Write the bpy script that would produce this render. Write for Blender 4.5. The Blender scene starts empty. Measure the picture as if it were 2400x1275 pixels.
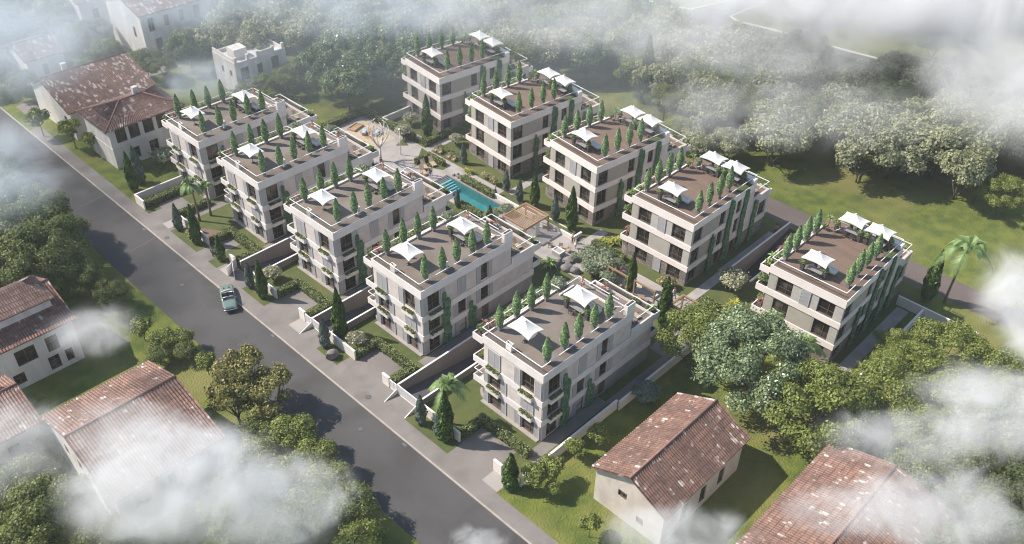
import bpy, math, random
import numpy as np
from mathutils import Vector, Matrix
R = math.radians
PI = math.pi
SC = bpy.context.scene
COL = SC.collection

# ------------------------------------------------------------------ camera
cam_d = bpy.data.cameras.new('camera')
cam_d.sensor_fit = 'HORIZONTAL'
cam_d.sensor_width = 36.0
cam_d.lens = 2131.26 / 2400 * 36.0
cam_d.clip_start = 1.0
cam_d.clip_end = 3000
cam = bpy.data.objects.new('camera', cam_d)
COL.objects.link(cam)
_pi, _ya, _ro = 0.65666, 0.75975, 0.0208
_f = Vector((math.cos(_pi) * math.cos(_ya), math.cos(_pi) * math.sin(_ya), -math.sin(_pi)))
_r = Vector((math.sin(_ya), -math.cos(_ya), 0))
_u = _r.cross(_f)
_r2 = _r * math.cos(_ro) + _u * math.sin(_ro)
_u2 = _u * math.cos(_ro) - _r * math.sin(_ro)
M = Matrix((_r2, _u2, -_f)).transposed().to_4x4()
M.translation = Vector((0, 0, 76.466))
cam.matrix_world = M
SC.camera = cam
cam_d.dof.use_dof = True
cam_d.dof.focus_distance = 110.0
cam_d.dof.aperture_fstop = 0.09

# ------------------------------------------------------------------ light
SUN_AZ, SUN_EL = R(124.0), R(46.0)
w = bpy.data.worlds.new('World')
SC.world = w
w.use_nodes = True
nt = w.node_tree
nt.nodes.clear()
sky = nt.nodes.new('ShaderNodeTexSky')
sky.sky_type = 'NISHITA'
sky.sun_disc = False
sky.sun_elevation = SUN_EL
sky.sun_rotation = R(90) - SUN_AZ
sky.air_density = 1.2
sky.dust_density = 0.9
sky.ozone_density = 2.0
bg = nt.nodes.new('ShaderNodeBackground')
bg.inputs['Strength'].default_value = 0.12
wo = nt.nodes.new('ShaderNodeOutputWorld')
nt.links.new(sky.outputs[0], bg.inputs[0])
nt.links.new(bg.outputs[0], wo.inputs[0])
sun_d = bpy.data.lights.new('sun', 'SUN')
sun_d.energy = 5.0
sun_d.angle = R(0.6)
sun_d.color = (1.0, 0.925, 0.84)
sun = bpy.data.objects.new('sun', sun_d)
COL.objects.link(sun)
sd = Vector((math.cos(SUN_EL) * math.cos(SUN_AZ), math.cos(SUN_EL) * math.sin(SUN_AZ), math.sin(SUN_EL)))
sun.rotation_euler = sd.to_track_quat('Z', 'Y').to_euler()
sun.location = (0, 150, 150)
vs = SC.view_settings
vs.view_transform = 'Standard'
vs.look = 'None'
vs.gamma = 1.0
vs.exposure = 0.52
vs.use_curve_mapping = False
cy = SC.cycles
cy.use_denoising = True
cy.use_adaptive_sampling = True
cy.adaptive_threshold = 0.02
cy.filter_width = 1.05
cy.max_bounces = 6
cy.diffuse_bounces = 3
cy.glossy_bounces = 2
cy.transmission_bounces = 3
cy.transparent_max_bounces = 8
cy.volume_bounces = 2
cy.volume_step_rate = 0.6
cy.volume_max_steps = 160
cy.caustics_reflective = False
cy.caustics_refractive = False

# ------------------------------------------------------------------ materials
MATS = {}


def mat(name, col, rough=0.8, col2=None, scale=1.0, detail=4.0, bump=0.0, bscale=None, metal=0.0,
        island=0.0, trans=0.0, spec=0.5, kind='noise', stretch=(1, 1, 1), lo=0.35, hi=0.65, col3=None, scale3=0.05, bdist=0.1):
    if name in MATS:
        return MATS[name]
    m = bpy.data.materials.new(name)
    m.use_nodes = True
    N = m.node_tree
    b = N.nodes['Principled BSDF']
    b.inputs['Roughness'].default_value = rough
    b.inputs['Metallic'].default_value = metal
    b.inputs['Specular IOR Level'].default_value = spec
    L = N.links.new
    c1 = tuple(col) + (1,)
    out = None
    geo = N.nodes.new('ShaderNodeNewGeometry')
    mp = N.nodes.new('ShaderNodeMapping')
    mp.inputs['Scale'].default_value = stretch
    L(geo.outputs['Position'], mp.inputs['Vector'])
    if col2 is not None:
        if kind == 'noise':
            t = N.nodes.new('ShaderNodeTexNoise')
            t.inputs['Scale'].default_value = scale
            t.inputs['Detail'].default_value = detail
            fac = t.outputs['Fac']
        elif kind == 'voronoi':
            t = N.nodes.new('ShaderNodeTexVoronoi')
            t.inputs['Scale'].default_value = scale
            sep = N.nodes.new('ShaderNodeSeparateColor')
            L(t.outputs['Color'], sep.inputs[0])
            fac = sep.outputs[0]
        elif kind == 'wave':
            t = N.nodes.new('ShaderNodeTexWave')
            t.inputs['Scale'].default_value = scale
            t.inputs['Distortion'].default_value = 0.3
            fac = t.outputs['Fac']
        L(mp.outputs[0], t.inputs['Vector'])
        mr = N.nodes.new('ShaderNodeMapRange')
        mr.inputs[1].default_value = lo
        mr.inputs[2].default_value = hi
        L(fac, mr.inputs[0])
        mx = N.nodes.new('ShaderNodeMix')
        mx.data_type = 'RGBA'
        mx.inputs[6].default_value = c1
        mx.inputs[7].default_value = tuple(col2) + (1,)
        L(mr.outputs[0], mx.inputs[0])
        out = mx.outputs[2]
    if col3 is not None:
        t3 = N.nodes.new('ShaderNodeTexNoise')
        t3.inputs['Scale'].default_value = scale3
        t3.inputs['Detail'].default_value = 5
        L(geo.outputs['Position'], t3.inputs['Vector'])
        mr3 = N.nodes.new('ShaderNodeMapRange')
        mr3.inputs[1].default_value = 0.48
        mr3.inputs[2].default_value = 0.66
        L(t3.outputs['Fac'], mr3.inputs[0])
        mx3 = N.nodes.new('ShaderNodeMix')
        mx3.data_type = 'RGBA'
        if out is not None:
            L(out, mx3.inputs[6])
        else:
            mx3.inputs[6].default_value = c1
        mx3.inputs[7].default_value = tuple(col3) + (1,)
        L(mr3.outputs[0], mx3.inputs[0])
        out = mx3.outputs[2]
    if island:
        hsv = N.nodes.new('ShaderNodeHueSaturation')
        mi = N.nodes.new('ShaderNodeMapRange')
        mi.inputs[3].default_value = 1 - island
        mi.inputs[4].default_value = 1 + island
        L(geo.outputs['Random Per Island'], mi.inputs[0])
        L(mi.outputs[0], hsv.inputs['Value'])
        if out is not None:
            L(out, hsv.inputs['Color'])
        else:
            hsv.inputs['Color'].default_value = c1
        out = hsv.outputs[0]
    if out is not None:
        L(out, b.inputs['Base Color'])
    else:
        b.inputs['Base Color'].default_value = c1
    if bump:
        tb = N.nodes.new('ShaderNodeTexNoise')
        tb.inputs['Scale'].default_value = bscale or scale * 4
        tb.inputs['Detail'].default_value = 3
        L(mp.outputs[0], tb.inputs['Vector'])
        bp = N.nodes.new('ShaderNodeBump')
        bp.inputs['Strength'].default_value = bump
        bp.inputs['Distance'].default_value = bdist
        L(tb.outputs['Fac'], bp.inputs['Height'])
        L(bp.outputs[0], b.inputs['Normal'])
    if trans:
        tr = N.nodes.new('ShaderNodeBsdfTranslucent')
        if out is not None:
            L(out, tr.inputs['Color'])
        else:
            tr.inputs['Color'].default_value = c1
        ms = N.nodes.new('ShaderNodeMixShader')
        ms.inputs[0].default_value = trans
        L(b.outputs[0], ms.inputs[1])
        L(tr.outputs[0], ms.inputs[2])
        L(ms.outputs[0], N.nodes['Material Output'].inputs['Surface'])
    MATS[name] = m
    return m


def leafmat(name, c1, c2, rough=0.45, trans=0.25, isl=0.35, scale=0.7):
    return mat(name, c1, rough, c2, scale=scale, detail=2, island=isl, trans=trans, spec=0.35)


def brickmat(name, c1, c2, mortar, bw, bh, scale=1.0, ms=0.02, rough=0.85, axis='xz', bump=0.5, white=0.0, offset=0.5):
    m = bpy.data.materials.new(name)
    m.use_nodes = True
    N = m.node_tree
    L = N.links.new
    b = N.nodes['Principled BSDF']
    b.inputs['Roughness'].default_value = rough
    tc = N.nodes.new('ShaderNodeTexCoord')
    sp = N.nodes.new('ShaderNodeSeparateXYZ')
    L(tc.outputs['Object'], sp.inputs[0])
    cb = N.nodes.new('ShaderNodeCombineXYZ')
    if axis == 'wall':
        ad = N.nodes.new('ShaderNodeMath')
        ad.operation = 'ADD'
        L(sp.outputs[0], ad.inputs[0])
        L(sp.outputs[1], ad.inputs[1])
        L(ad.outputs[0], cb.inputs[0])
        L(sp.outputs[2], cb.inputs[1])
    else:
        L(sp.outputs['XYZ'.index(axis[0].upper())], cb.inputs[0])
        L(sp.outputs['XYZ'.index(axis[1].upper())], cb.inputs[1])
    br = N.nodes.new('ShaderNodeTexBrick')
    br.offset = offset
    br.inputs['Scale'].default_value = scale
    br.inputs['Brick Width'].default_value = bw
    br.inputs['Row Height'].default_value = bh
    br.inputs['Mortar Size'].default_value = ms
    br.inputs['Color1'].default_value = tuple(c1) + (1,)
    br.inputs['Color2'].default_value = tuple(c2) + (1,)
    br.inputs['Mortar'].default_value = tuple(mortar) + (1,)
    L(cb.outputs[0], br.inputs['Vector'])
    col = br.outputs['Color']
    no = N.nodes.new('ShaderNodeTexNoise')
    no.inputs['Scale'].default_value = 1.3
    no.inputs['Detail'].default_value = 5
    L(tc.outputs['Object'], no.inputs['Vector'])
    hs = N.nodes.new('ShaderNodeHueSaturation')
    mr = N.nodes.new('ShaderNodeMapRange')
    mr.inputs[1].default_value = 0.3
    mr.inputs[2].default_value = 0.7
    mr.inputs[3].default_value = 0.72
    mr.inputs[4].default_value = 1.25
    L(no.outputs['Fac'], mr.inputs[0])
    L(mr.outputs[0], hs.inputs['Value'])
    L(col, hs.inputs['Color'])
    col = hs.outputs[0]
    if white:
        vo = N.nodes.new('ShaderNodeTexBrick')
        vo.inputs['Scale'].default_value = scale
        vo.offset = offset
        vo.inputs['Brick Width'].default_value = bw
        vo.inputs['Row Height'].default_value = bh
        vo.inputs['Mortar Size'].default_value = 0
        vo.inputs['Bias'].default_value = 0
        vo.inputs['Color1'].default_value = (0, 0, 0, 1)
        vo.inputs['Color2'].default_value = (1, 1, 1, 1)
        L(cb.outputs[0], vo.inputs['Vector'])
        n2 = N.nodes.new('ShaderNodeTexNoise')
        n2.inputs['Scale'].default_value = 0.9
        n2.inputs['Detail'].default_value = 3
        L(tc.outputs['Object'], n2.inputs['Vector'])
        mu = N.nodes.new('ShaderNodeMath')
        mu.operation = 'MULTIPLY'
        L(vo.outputs['Color'], mu.inputs[0])
        L(n2.outputs['Fac'], mu.inputs[1])
        m2 = N.nodes.new('ShaderNodeMapRange')
        m2.inputs[1].default_value = 0.50 - 0.27 * white
        m2.inputs[2].default_value = 0.62 - 0.27 * white
        L(mu.outputs[0], m2.inputs[0])
        mx = N.nodes.new('ShaderNodeMix')
        mx.data_type = 'RGBA'
        L(m2.outputs[0], mx.inputs[0])
        L(col, mx.inputs[6])
        mx.inputs[7].default_value = (0.50, 0.43, 0.38, 1)
        col = mx.outputs[2]
    L(col, b.inputs['Base Color'])
    bp = N.nodes.new('ShaderNodeBump')
    bp.inputs['Strength'].default_value = bump
    bp.inputs['Distance'].default_value = 0.05
    bp.invert = True
    L(br.outputs['Fac'], bp.inputs['Height'])
    L(bp.outputs[0], b.inputs['Normal'])
    MATS[name] = m
    return m


# plaster and stone
m_wallA = mat('plaster_beige', (0.66, 0.585, 0.535), 0.9, (0.54, 0.48, 0.445), scale=0.5, detail=6, bump=0.15, bscale=6, stretch=(1, 1, .6))
m_panelA = mat('plaster_pink_grey', (0.63, 0.55, 0.50), 0.9, (0.52, 0.46, 0.425), scale=0.9, detail=7, bump=0.15, bscale=6)
m_band = mat('concrete_band', (0.74, 0.68, 0.64), 0.85, (0.66, 0.605, 0.57), scale=0.6, detail=6, stretch=(1, 1, .3))
m_bandB = mat('concrete_band_warm', (0.80, 0.71, 0.645), 0.85, (0.74, 0.655, 0.60), scale=0.6, detail=6, stretch=(1, 1, .3))
m_wallB = mat('render_greige', (0.46, 0.43, 0.385), 0.9, (0.40, 0.375, 0.335), scale=0.8, detail=6, bump=0.12, bscale=6)
m_plinthA = mat('plinth_grey', (0.34, 0.30, 0.27), 0.9, (0.28, 0.25, 0.23), scale=0.7, detail=6)
m_stone = brickmat('stone_base', (0.30, 0.255, 0.225), (0.17, 0.145, 0.13), (0.10, 0.085, 0.08), 0.55, 0.2, axis='wall', bump=1.0, ms=0.018)
m_white = mat('white_paint', (0.76, 0.72, 0.68), 0.6, (0.70, 0.66, 0.62), scale=0.5, detail=5)
m_whitewall = mat('white_render', (0.72, 0.66, 0.60), 0.85, (0.62, 0.57, 0.52), scale=0.6, detail=6)
m_rail = mat('white_rail', (0.82, 0.82, 0.81), 0.4)
m_deckA = mat('deck_grey_brown', (0.15, 0.12, 0.098), 0.75, (0.19, 0.158, 0.133), scale=0.35, detail=5, bump=0.05, col3=(0.14, 0.105, 0.08), scale3=0.25)
m_shutter = mat('shutter_grey', (0.44, 0.425, 0.425), 0.6)
m_frame = mat('window_frame_brown', (0.115, 0.085, 0.07), 0.5)
m_slab = mat('interior_dark', (0.05, 0.04, 0.035), 0.9)
m_soil = mat('soil', (0.06, 0.045, 0.033), 0.95)
m_pot = mat('pot_anthracite', (0.075, 0.07, 0.07), 0.7)
m_pot2 = mat('pot_concrete', (0.21, 0.20, 0.195), 0.8)
m_canvas = mat('parasol_canvas', (0.82, 0.79, 0.755), 0.8, trans=0.15)
m_steel = mat('dark_metal', (0.06, 0.06, 0.065), 0.5, metal=0.3)
m_cush = mat('cushion_white', (0.74, 0.71, 0.67), 0.9)
m_wood = mat('timber_larch', (0.30, 0.19, 0.105), 0.7, (0.24, 0.15, 0.08), scale=2.0, detail=4, stretch=(1, 1, 8))
m_teak = mat('teak', (0.40, 0.31, 0.215), 0.7, (0.34, 0.26, 0.175), scale=3)
m_bark = mat('bark', (0.14, 0.105, 0.075), 0.95, (0.09, 0.07, 0.05), scale=3, bump=0.4)
m_rock = mat('rock', (0.22, 0.20, 0.185), 0.9, (0.13, 0.12, 0.113), scale=1.5, detail=8, bump=0.6, bscale=3)
m_door = mat('door_brown', (0.13, 0.09, 0.07), 0.6)


def deck_planks():
    m = bpy.data.materials.new('deck_planks')
    m.use_nodes = True
    N = m.node_tree
    L = N.links.new
    b = N.nodes['Principled BSDF']
    b.inputs['Roughness'].default_value = 0.7
    tc = N.nodes.new('ShaderNodeTexCoord')
    sp = N.nodes.new('ShaderNodeSeparateXYZ')
    cb = N.nodes.new('ShaderNodeCombineXYZ')
    L(tc.outputs['Object'], sp.inputs[0])
    L(sp.outputs[1], cb.inputs[0])
    L(sp.outputs[0], cb.inputs[1])
    br = N.nodes.new('ShaderNodeTexBrick')
    br.inputs['Scale'].default_value = 1
    br.inputs['Brick Width'].default_value = 3.2
    br.inputs['Row Height'].default_value = 0.2
    br.inputs['Mortar Size'].default_value = 0.012
    br.inputs['Color1'].default_value = (0.20, 0.13, 0.092, 1)
    br.inputs['Color2'].default_value = (0.145, 0.10, 0.073, 1)
    br.inputs['Mortar'].default_value = (0.08, 0.055, 0.04, 1)
    L(cb.outputs[0], br.inputs['Vector'])
    L(br.outputs['Color'], b.inputs['Base Color'])
    return m


m_deckB = deck_planks()
m_pane = mat('window_glass', (0.022, 0.017, 0.014), 0.12, (0.12, 0.10, 0.085), scale=0.7, detail=2, spec=0.5, lo=0.5, hi=0.7)
m_panew = mat('window_glass_bright', (0.5, 0.48, 0.45), 0.15)


def thin_glass():
    m = bpy.data.materials.new('balustrade_glass')
    m.use_nodes = True
    N = m.node_tree
    N.nodes.clear()
    o = N.nodes.new('ShaderNodeOutputMaterial')
    g = N.nodes.new('ShaderNodeBsdfGlossy')
    g.inputs['Roughness'].default_value = 0.05
    g.inputs['Color'].default_value = (0.9, 0.95, 0.95, 1)
    t = N.nodes.new('ShaderNodeBsdfTransparent')
    t.inputs['Color'].default_value = (0.84, 0.84, 0.83, 1)
    f = N.nodes.new('ShaderNodeValue')
    f.outputs[0].default_value = 0.07
    mx = N.nodes.new('ShaderNodeMixShader')
    N.links.new(f.outputs[0], mx.inputs[0])
    N.links.new(t.outputs[0], mx.inputs[1])
    N.links.new(g.outputs[0], mx.inputs[2])
    N.links.new(mx.outputs[0], o.inputs[0])
    return m


m_glass = thin_glass()
# ground
m_grass = mat('grass', (0.135, 0.155, 0.022), 0.95, (0.07, 0.10, 0.015), scale=0.45, detail=12, bump=0.8, bscale=4, col3=(0.175, 0.165, 0.05), scale3=0.09, lo=.38, hi=.62, bdist=.2)
m_lawn = mat('lawn_mown', (0.082, 0.098, 0.024), 0.95, (0.06, 0.08, 0.02), scale=0.9, detail=10, bump=0.5, bscale=8, col3=(0.10, 0.105, 0.03), scale3=0.2)
m_asphalt = mat('asphalt', (0.060, 0.057, 0.056), 0.85, (0.076, 0.072, 0.070), scale=0.12, detail=9, bump=0.1, bscale=20, col3=(0.053, 0.048, 0.047), scale3=0.18, stretch=(1, .35, 1))
m_road2 = mat('asphalt_brown', (0.125, 0.10, 0.09), 0.9, (0.10, 0.08, 0.073), scale=0.5, detail=7, stretch=(1, .1, 1))
m_pave = mat('pavement_concrete', (0.175, 0.155, 0.14), 0.85, (0.205, 0.185, 0.17), scale=0.35, detail=9, bump=0.08, bscale=12, col3=(0.15, 0.133, 0.12), scale3=0.3)
m_pave2 = mat('pavement_light', (0.34, 0.31, 0.285), 0.85, (0.30, 0.275, 0.25), scale=0.4, detail=8)
m_kerb = mat('kerb_stone', (0.40, 0.345, 0.295), 0.85, (0.33, 0.29, 0.25), scale=1.0, detail=6)
m_sand = mat('sand', (0.45, 0.36, 0.26), 0.95, (0.40, 0.32, 0.235), scale=0.6, detail=8)
m_orange = mat('play_rubber_orange', (0.37, 0.23, 0.11), 0.9, (0.31, 0.19, 0.09), scale=1)
m_ramp = mat('ramp_asphalt', (0.07, 0.066, 0.07), 0.9, (0.085, 0.08, 0.085), scale=.5)
m_rampwall = mat('ramp_wall', (0.30, 0.255, 0.225), 0.9, (0.24, 0.205, 0.185), scale=0.35, detail=8, stretch=(1, 1, .5))
m_pooltile = mat('pool_tile', (0.065, 0.22, 0.24), 0.3, (0.045, 0.17, 0.195), scale=1.5)
m_poolstep = mat('pool_step', (0.36, 0.47, 0.50), 0.5)
m_stair = mat('stair_dark', (0.16, 0.155, 0.155), 0.8)


def water_mat():
    m = bpy.data.materials.new('pool_water')
    m.use_nodes = True
    N = m.node_tree
    N.nodes.clear()
    L = N.links.new
    o = N.nodes.new('ShaderNodeOutputMaterial')
    g = N.nodes.new('ShaderNodeBsdfGlossy')
    g.inputs['Roughness'].default_value = 0.06
    t = N.nodes.new('ShaderNodeBsdfTransparent')
    t.inputs['Color'].default_value = (0.62, 0.93, 0.92, 1)
    f = N.nodes.new('ShaderNodeValue')
    f.outputs[0].default_value = 0.06
    n = N.nodes.new('ShaderNodeTexNoise')
    n.inputs['Scale'].default_value = 1.8
    bp = N.nodes.new('ShaderNodeBump')
    bp.inputs['Strength'].default_value = 0.35
    bp.inputs['Distance'].default_value = 0.1
    L(n.outputs['Fac'], bp.inputs['Height'])
    L(bp.outputs[0], g.inputs['Normal'])
    mx = N.nodes.new('ShaderNodeMixShader')
    L(f.outputs[0], mx.inputs[0])
    L(t.outputs[0], mx.inputs[1])
    L(g.outputs[0], mx.inputs[2])
    L(mx.outputs[0], o.inputs[0])
    return m


m_water = water_mat()
# foliage
L_SAGE = leafmat('leaf_sage', (0.36, 0.37, 0.21), (0.21, 0.225, 0.12))
L_MID = leafmat('leaf_mid_green', (0.19, 0.225, 0.065), (0.11, 0.14, 0.04))
L_YEL = leafmat('leaf_yellow_green', (0.25, 0.285, 0.07), (0.145, 0.18, 0.04))
L_OLIVE = leafmat('leaf_olive', (0.3, 0.275, 0.09), (0.18, 0.175, 0.055))
L_BLUE = leafmat('leaf_blue_green', (0.21, 0.27, 0.13), (0.11, 0.155, 0.065), rough=0.28, isl=0.6)
L_SILV = leafmat('leaf_silvery', (0.29, 0.35, 0.19), (0.13, 0.185, 0.08), rough=0.3, isl=0.55)
L_CYP = leafmat('leaf_cypress', (0.09, 0.155, 0.022), (0.05, 0.1, 0.015), isl=0.45)
L_CYPB = leafmat('leaf_blue_cypress', (0.19, 0.24, 0.185), (0.11, 0.15, 0.12), isl=0.35)
L_TOP = leafmat('leaf_topiary', (0.34, 0.45, 0.20), (0.16, 0.27, 0.11), rough=0.35, isl=0.5, scale=3)
L_HEDGE = leafmat('leaf_hedge', (0.25, 0.28, 0.1), (0.12, 0.155, 0.05), isl=0.5, scale=2)
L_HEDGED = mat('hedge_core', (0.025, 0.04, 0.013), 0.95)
L_BUSHW = leafmat('leaf_pale_bush', (0.52, 0.5, 0.34), (0.24, 0.25, 0.14), isl=0.5, scale=2.5)
L_SHRUB = leafmat('leaf_shrub', (0.22, 0.28, 0.1), (0.12, 0.165, 0.055), isl=0.45, scale=2)
L_GSHRUB = leafmat('leaf_grey_shrub', (0.33, 0.37, 0.23), (0.19, 0.23, 0.14), isl=0.4, scale=2)
L_DRY = leafmat('leaf_dry_shrub', (0.42, 0.38, 0.18), (0.27, 0.25, 0.11), isl=0.4)
L_VINE = leafmat('leaf_vine', (0.19, 0.33, 0.18), (0.11, 0.22, 0.11), isl=0.45, scale=1.5)
L_CORD = leafmat('leaf_cordyline', (0.33, 0.16, 0.13), (0.18, 0.09, 0.075), isl=0.5, trans=0.1)
L_BANANA = leafmat('leaf_broad', (0.34, 0.44, 0.15), (0.21, 0.31, 0.09), isl=0.35)
L_TROP = leafmat('leaf_tropical', (0.4, 0.41, 0.08), (0.26, 0.28, 0.05), isl=0.4)
L_PALM = leafmat('leaf_palm', (0.26, 0.36, 0.13), (0.16, 0.25, 0.085), isl=0.3)

# ------------------------------------------------------------------ mesh helpers


class MB:
    def __init__(s):
        s.v, s.f, s.m, s.sm = [], [], [], []

    def quad(s, *p, mi=0, sm=False):
        n = len(s.v)
        s.v += [tuple(x) for x in p]
        s.f.append(tuple(range(n, n + len(p))))
        s.m.append(mi)
        s.sm.append(sm)
        return s

    def box(s, x0, x1, y0, y1, z0, z1, mi=0):
        if x0 > x1: x0, x1 = x1, x0
        if y0 > y1: y0, y1 = y1, y0
        if z0 > z1: z0, z1 = z1, z0
        n = len(s.v)
        s.v += [(x0, y0, z0), (x1, y0, z0), (x1, y1, z0), (x0, y1, z0), (x0, y0, z1), (x1, y0, z1), (x1, y1, z1), (x0, y1, z1)]
        for q in ((0, 3, 2, 1), (4, 5, 6, 7), (0, 1, 5, 4), (1, 2, 6, 5), (2, 3, 7, 6), (3, 0, 4, 7)):
            s.f.append(tuple(n + i for i in q))
            s.m.append(mi)
            s.sm.append(False)
        return s

    def obox(s, c, ax, hx, hy, z0, z1, mi=0):
        """box turned by angle ax about z, half sizes hx hy, centre c(x,y)"""
        ca, sa = math.cos(ax), math.sin(ax)
        P = [(c[0] + ca * a * hx - sa * b * hy, c[1] + sa * a * hx + ca * b * hy) for a, b in ((-1, -1), (1, -1), (1, 1), (-1, 1))]
        return s.prism(P, z0, z1, mi)

    def prism(s, poly, z0, z1, mi=0):
        n = len(s.v)
        k = len(poly)
        s.v += [(x, y, z0) for x, y in poly] + [(x, y, z1) for x, y in poly]
        s.f.append(tuple(n + i for i in reversed(range(k))))
        s.f.append(tuple(n + k + i for i in range(k)))
        for i in range(k):
            j = (i + 1) % k
            s.f.append((n + i, n + j, n + k + j, n + k + i))
        s.m += [mi] * (k + 2)
        s.sm += [False] * (k + 2)
        return s

    def tube(s, pts, r, n=6, mi=0, caps=True):
        pts = [Vector(p) for p in pts]
        rs = r if isinstance(r, (list, tuple)) else [r] * len(pts)
        b0 = len(s.v)
        for i, p in enumerate(pts):
            d = (pts[min(i + 1, len(pts) - 1)] - pts[max(i - 1, 0)]).normalized()
            a = d.orthogonal().normalized() if abs(d.z) < 0.99 else Vector((1, 0, 0))
            if abs(d.z) < 0.99:
                a = d.cross(Vector((0, 0, 1))).normalized()
            b = d.cross(a).normalized()
            for k in range(n):
                t = 2 * PI * k / n + PI / 4
                s.v.append(tuple(p + (a * math.cos(t) + b * math.sin(t)) * rs[i]))
        for i in range(len(pts) - 1):
            for k in range(n):
                k2 = (k + 1) % n
                s.f.append((b0 + i * n + k, b0 + i * n + k2, b0 + (i + 1) * n + k2, b0 + (i + 1) * n + k))
                s.m.append(mi)
                s.sm.append(n > 4)
        if caps:
            s.f.append(tuple(b0 + k for k in reversed(range(n))))
            s.f.append(tuple(b0 + (len(pts) - 1) * n + k for k in range(n)))
            s.m += [mi, mi]
            s.sm += [False, False]
        return s

    def lathe(s, prof, n=12, mi=0, c=(0, 0), sq=False):
        b0 = len(s.v)
        for r, z in prof:
            for k in range(n):
                t = 2 * PI * (k + (0.5 if sq else 0)) / n
                s.v.append((c[0] + r * math.cos(t), c[1] + r * math.sin(t), z))
        for i in range(len(prof) - 1):
            for k in range(n):
                k2 = (k + 1) % n
                s.f.append((b0 + i * n + k, b0 + i * n + k2, b0 + (i + 1) * n + k2, b0 + (i + 1) * n + k))
                s.m.append(mi)
                s.sm.append(not sq)
        s.f.append(tuple(b0 + k for k in reversed(range(n))))
        s.f.append(tuple(b0 + (len(prof) - 1) * n + k for k in range(n)))
        s.m += [mi, mi]
        s.sm += [False, False]
        return s

    def mesh(s, name, mats):
        me = bpy.data.meshes.new(name)
        me.from_pydata(s.v, [], s.f)
        mats = mats if isinstance(mats, (list, tuple)) else [mats]
        for m in mats:
            me.materials.append(m)
        me.polygons.foreach_set('material_index', s.m)
        me.polygons.foreach_set('use_smooth', s.sm)
        me.update()
        return me

    def build(s, name, mats, parent=None, loc=(0, 0, 0), rz=0):
        return link(name, s.mesh(name, mats), parent, loc, rz)


def link(name, data, parent=None, loc=(0, 0, 0), rz=0, scale=None):
    o = bpy.data.objects.new(name, data)
    COL.objects.link(o)
    o.location = loc
    o.rotation_euler = (0, 0, rz)
    if scale:
        o.scale = (scale,) * 3 if not isinstance(scale, tuple) else scale
    if parent:
        o.parent = parent
    return o


def tag(o, label, cat, group=None):
    o['label'] = label
    o['category'] = cat
    if group:
        o['group'] = group
    return o


def thing(name, label, cat, loc=(0, 0, 0), rz=0, group=None):
    return tag(link(name, None, None, loc, rz), label, cat, group)


def struct(o, kind='structure'):
    o['kind'] = kind
    return o


KIDS = {}


def kids(o):
    return [c for c in ALLKIDS.get(o.name, [])]


def copy_tree(o, parent=None):
    c = o.copy()
    COL.objects.link(c)
    if parent:
        c.parent = parent
    for k in o.children:
        copy_tree(k, c)
    return c


def dup(root, label, loc, rz=0, group=None, scale=None):
    c = copy_tree(root)
    c.location = loc
    c.rotation_euler = (0, 0, rz)
    c['label'] = label
    if group:
        c['group'] = group
    if scale:
        c.scale = (scale,) * 3 if not isinstance(scale, tuple) else scale
    return c


class Proto:
    """first call places the prototype itself, later calls copy it"""

    def __init__(s, maker):
        s.maker, s.root, s.used = maker, None, False

    def put(s, label, loc, rz=0, group=None, scale=None):
        if s.root is None:
            s.root = s.maker()
        if not s.used:
            s.used = True
            s.first = (label, loc, rz, group, scale)
            r = s.root
            r.location = loc
            r.rotation_euler = (0, 0, rz)
            r['label'] = label
            if group:
                r['group'] = group
            if scale:
                r.scale = (scale,) * 3 if not isinstance(scale, tuple) else scale
            return r
        c = dup(s.root, label, loc, rz, group, scale)
        if not scale:
            c.scale = (1, 1, 1)
        return c


def leaf_mesh(name, P, Nn, size, mats, rng, aspect=0.6, core=None, up=0.0):
    """many small leaf-sized diamond faces; P, Nn (k,3); optional core MB with its own material"""
    k = len(P)
    Nn = Nn / (np.linalg.norm(Nn, axis=1, keepdims=True) + 1e-9)
    rnd = rng.normal(size=(k, 3))
    if up:
        rnd = rnd * (1 - up) + np.array([0, 0, 1.0]) * up * 2
    T = rnd - Nn * np.sum(rnd * Nn, axis=1, keepdims=True)
    T /= (np.linalg.norm(T, axis=1, keepdims=True) + 1e-9)
    B = np.cross(Nn, T)
    sz = np.asarray(size).reshape(-1, 1) * np.ones((k, 1))
    V = np.empty((k, 4, 3))
    V[:, 0] = P - T * sz
    V[:, 1] = P + B * sz * aspect
    V[:, 2] = P + T * sz
    V[:, 3] = P - B * sz * aspect
    me = bpy.data.meshes.new(name)
    cv, cf, cm = (core.v, core.f, core.m) if core else ([], [], [])
    nv, nf = 4 * k + len(cv), k + len(cf)
    me.vertices.add(nv)
    co = np.concatenate([V.reshape(-1, 3), np.array(cv).reshape(-1, 3)])
    me.vertices.foreach_set('co', co.ravel())
    tot = [4] * k + [len(f) for f in cf]
    starts = np.concatenate([[0], np.cumsum(tot)[:-1]]).astype(np.int32)
    loops = list(range(4 * k)) + [4 * k + i for f in cf for i in f]
    me.loops.add(len(loops))
    me.loops.foreach_set('vertex_index', np.array(loops, dtype=np.int32))
    me.polygons.add(nf)
    me.polygons.foreach_set('loop_start', starts)
    me.polygons.foreach_set('material_index', np.array([0] * k + [i + 1 for i in cm], dtype=np.int32))
    mats = mats if isinstance(mats, (list, tuple)) else [mats]
    for m in mats:
        me.materials.append(m)
    me.update(calc_edges=True)
    me.validate()
    return me


def sph(rng, k):
    d = rng.normal(size=(k, 3))
    return d / np.linalg.norm(d, axis=1, keepdims=True)


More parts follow.
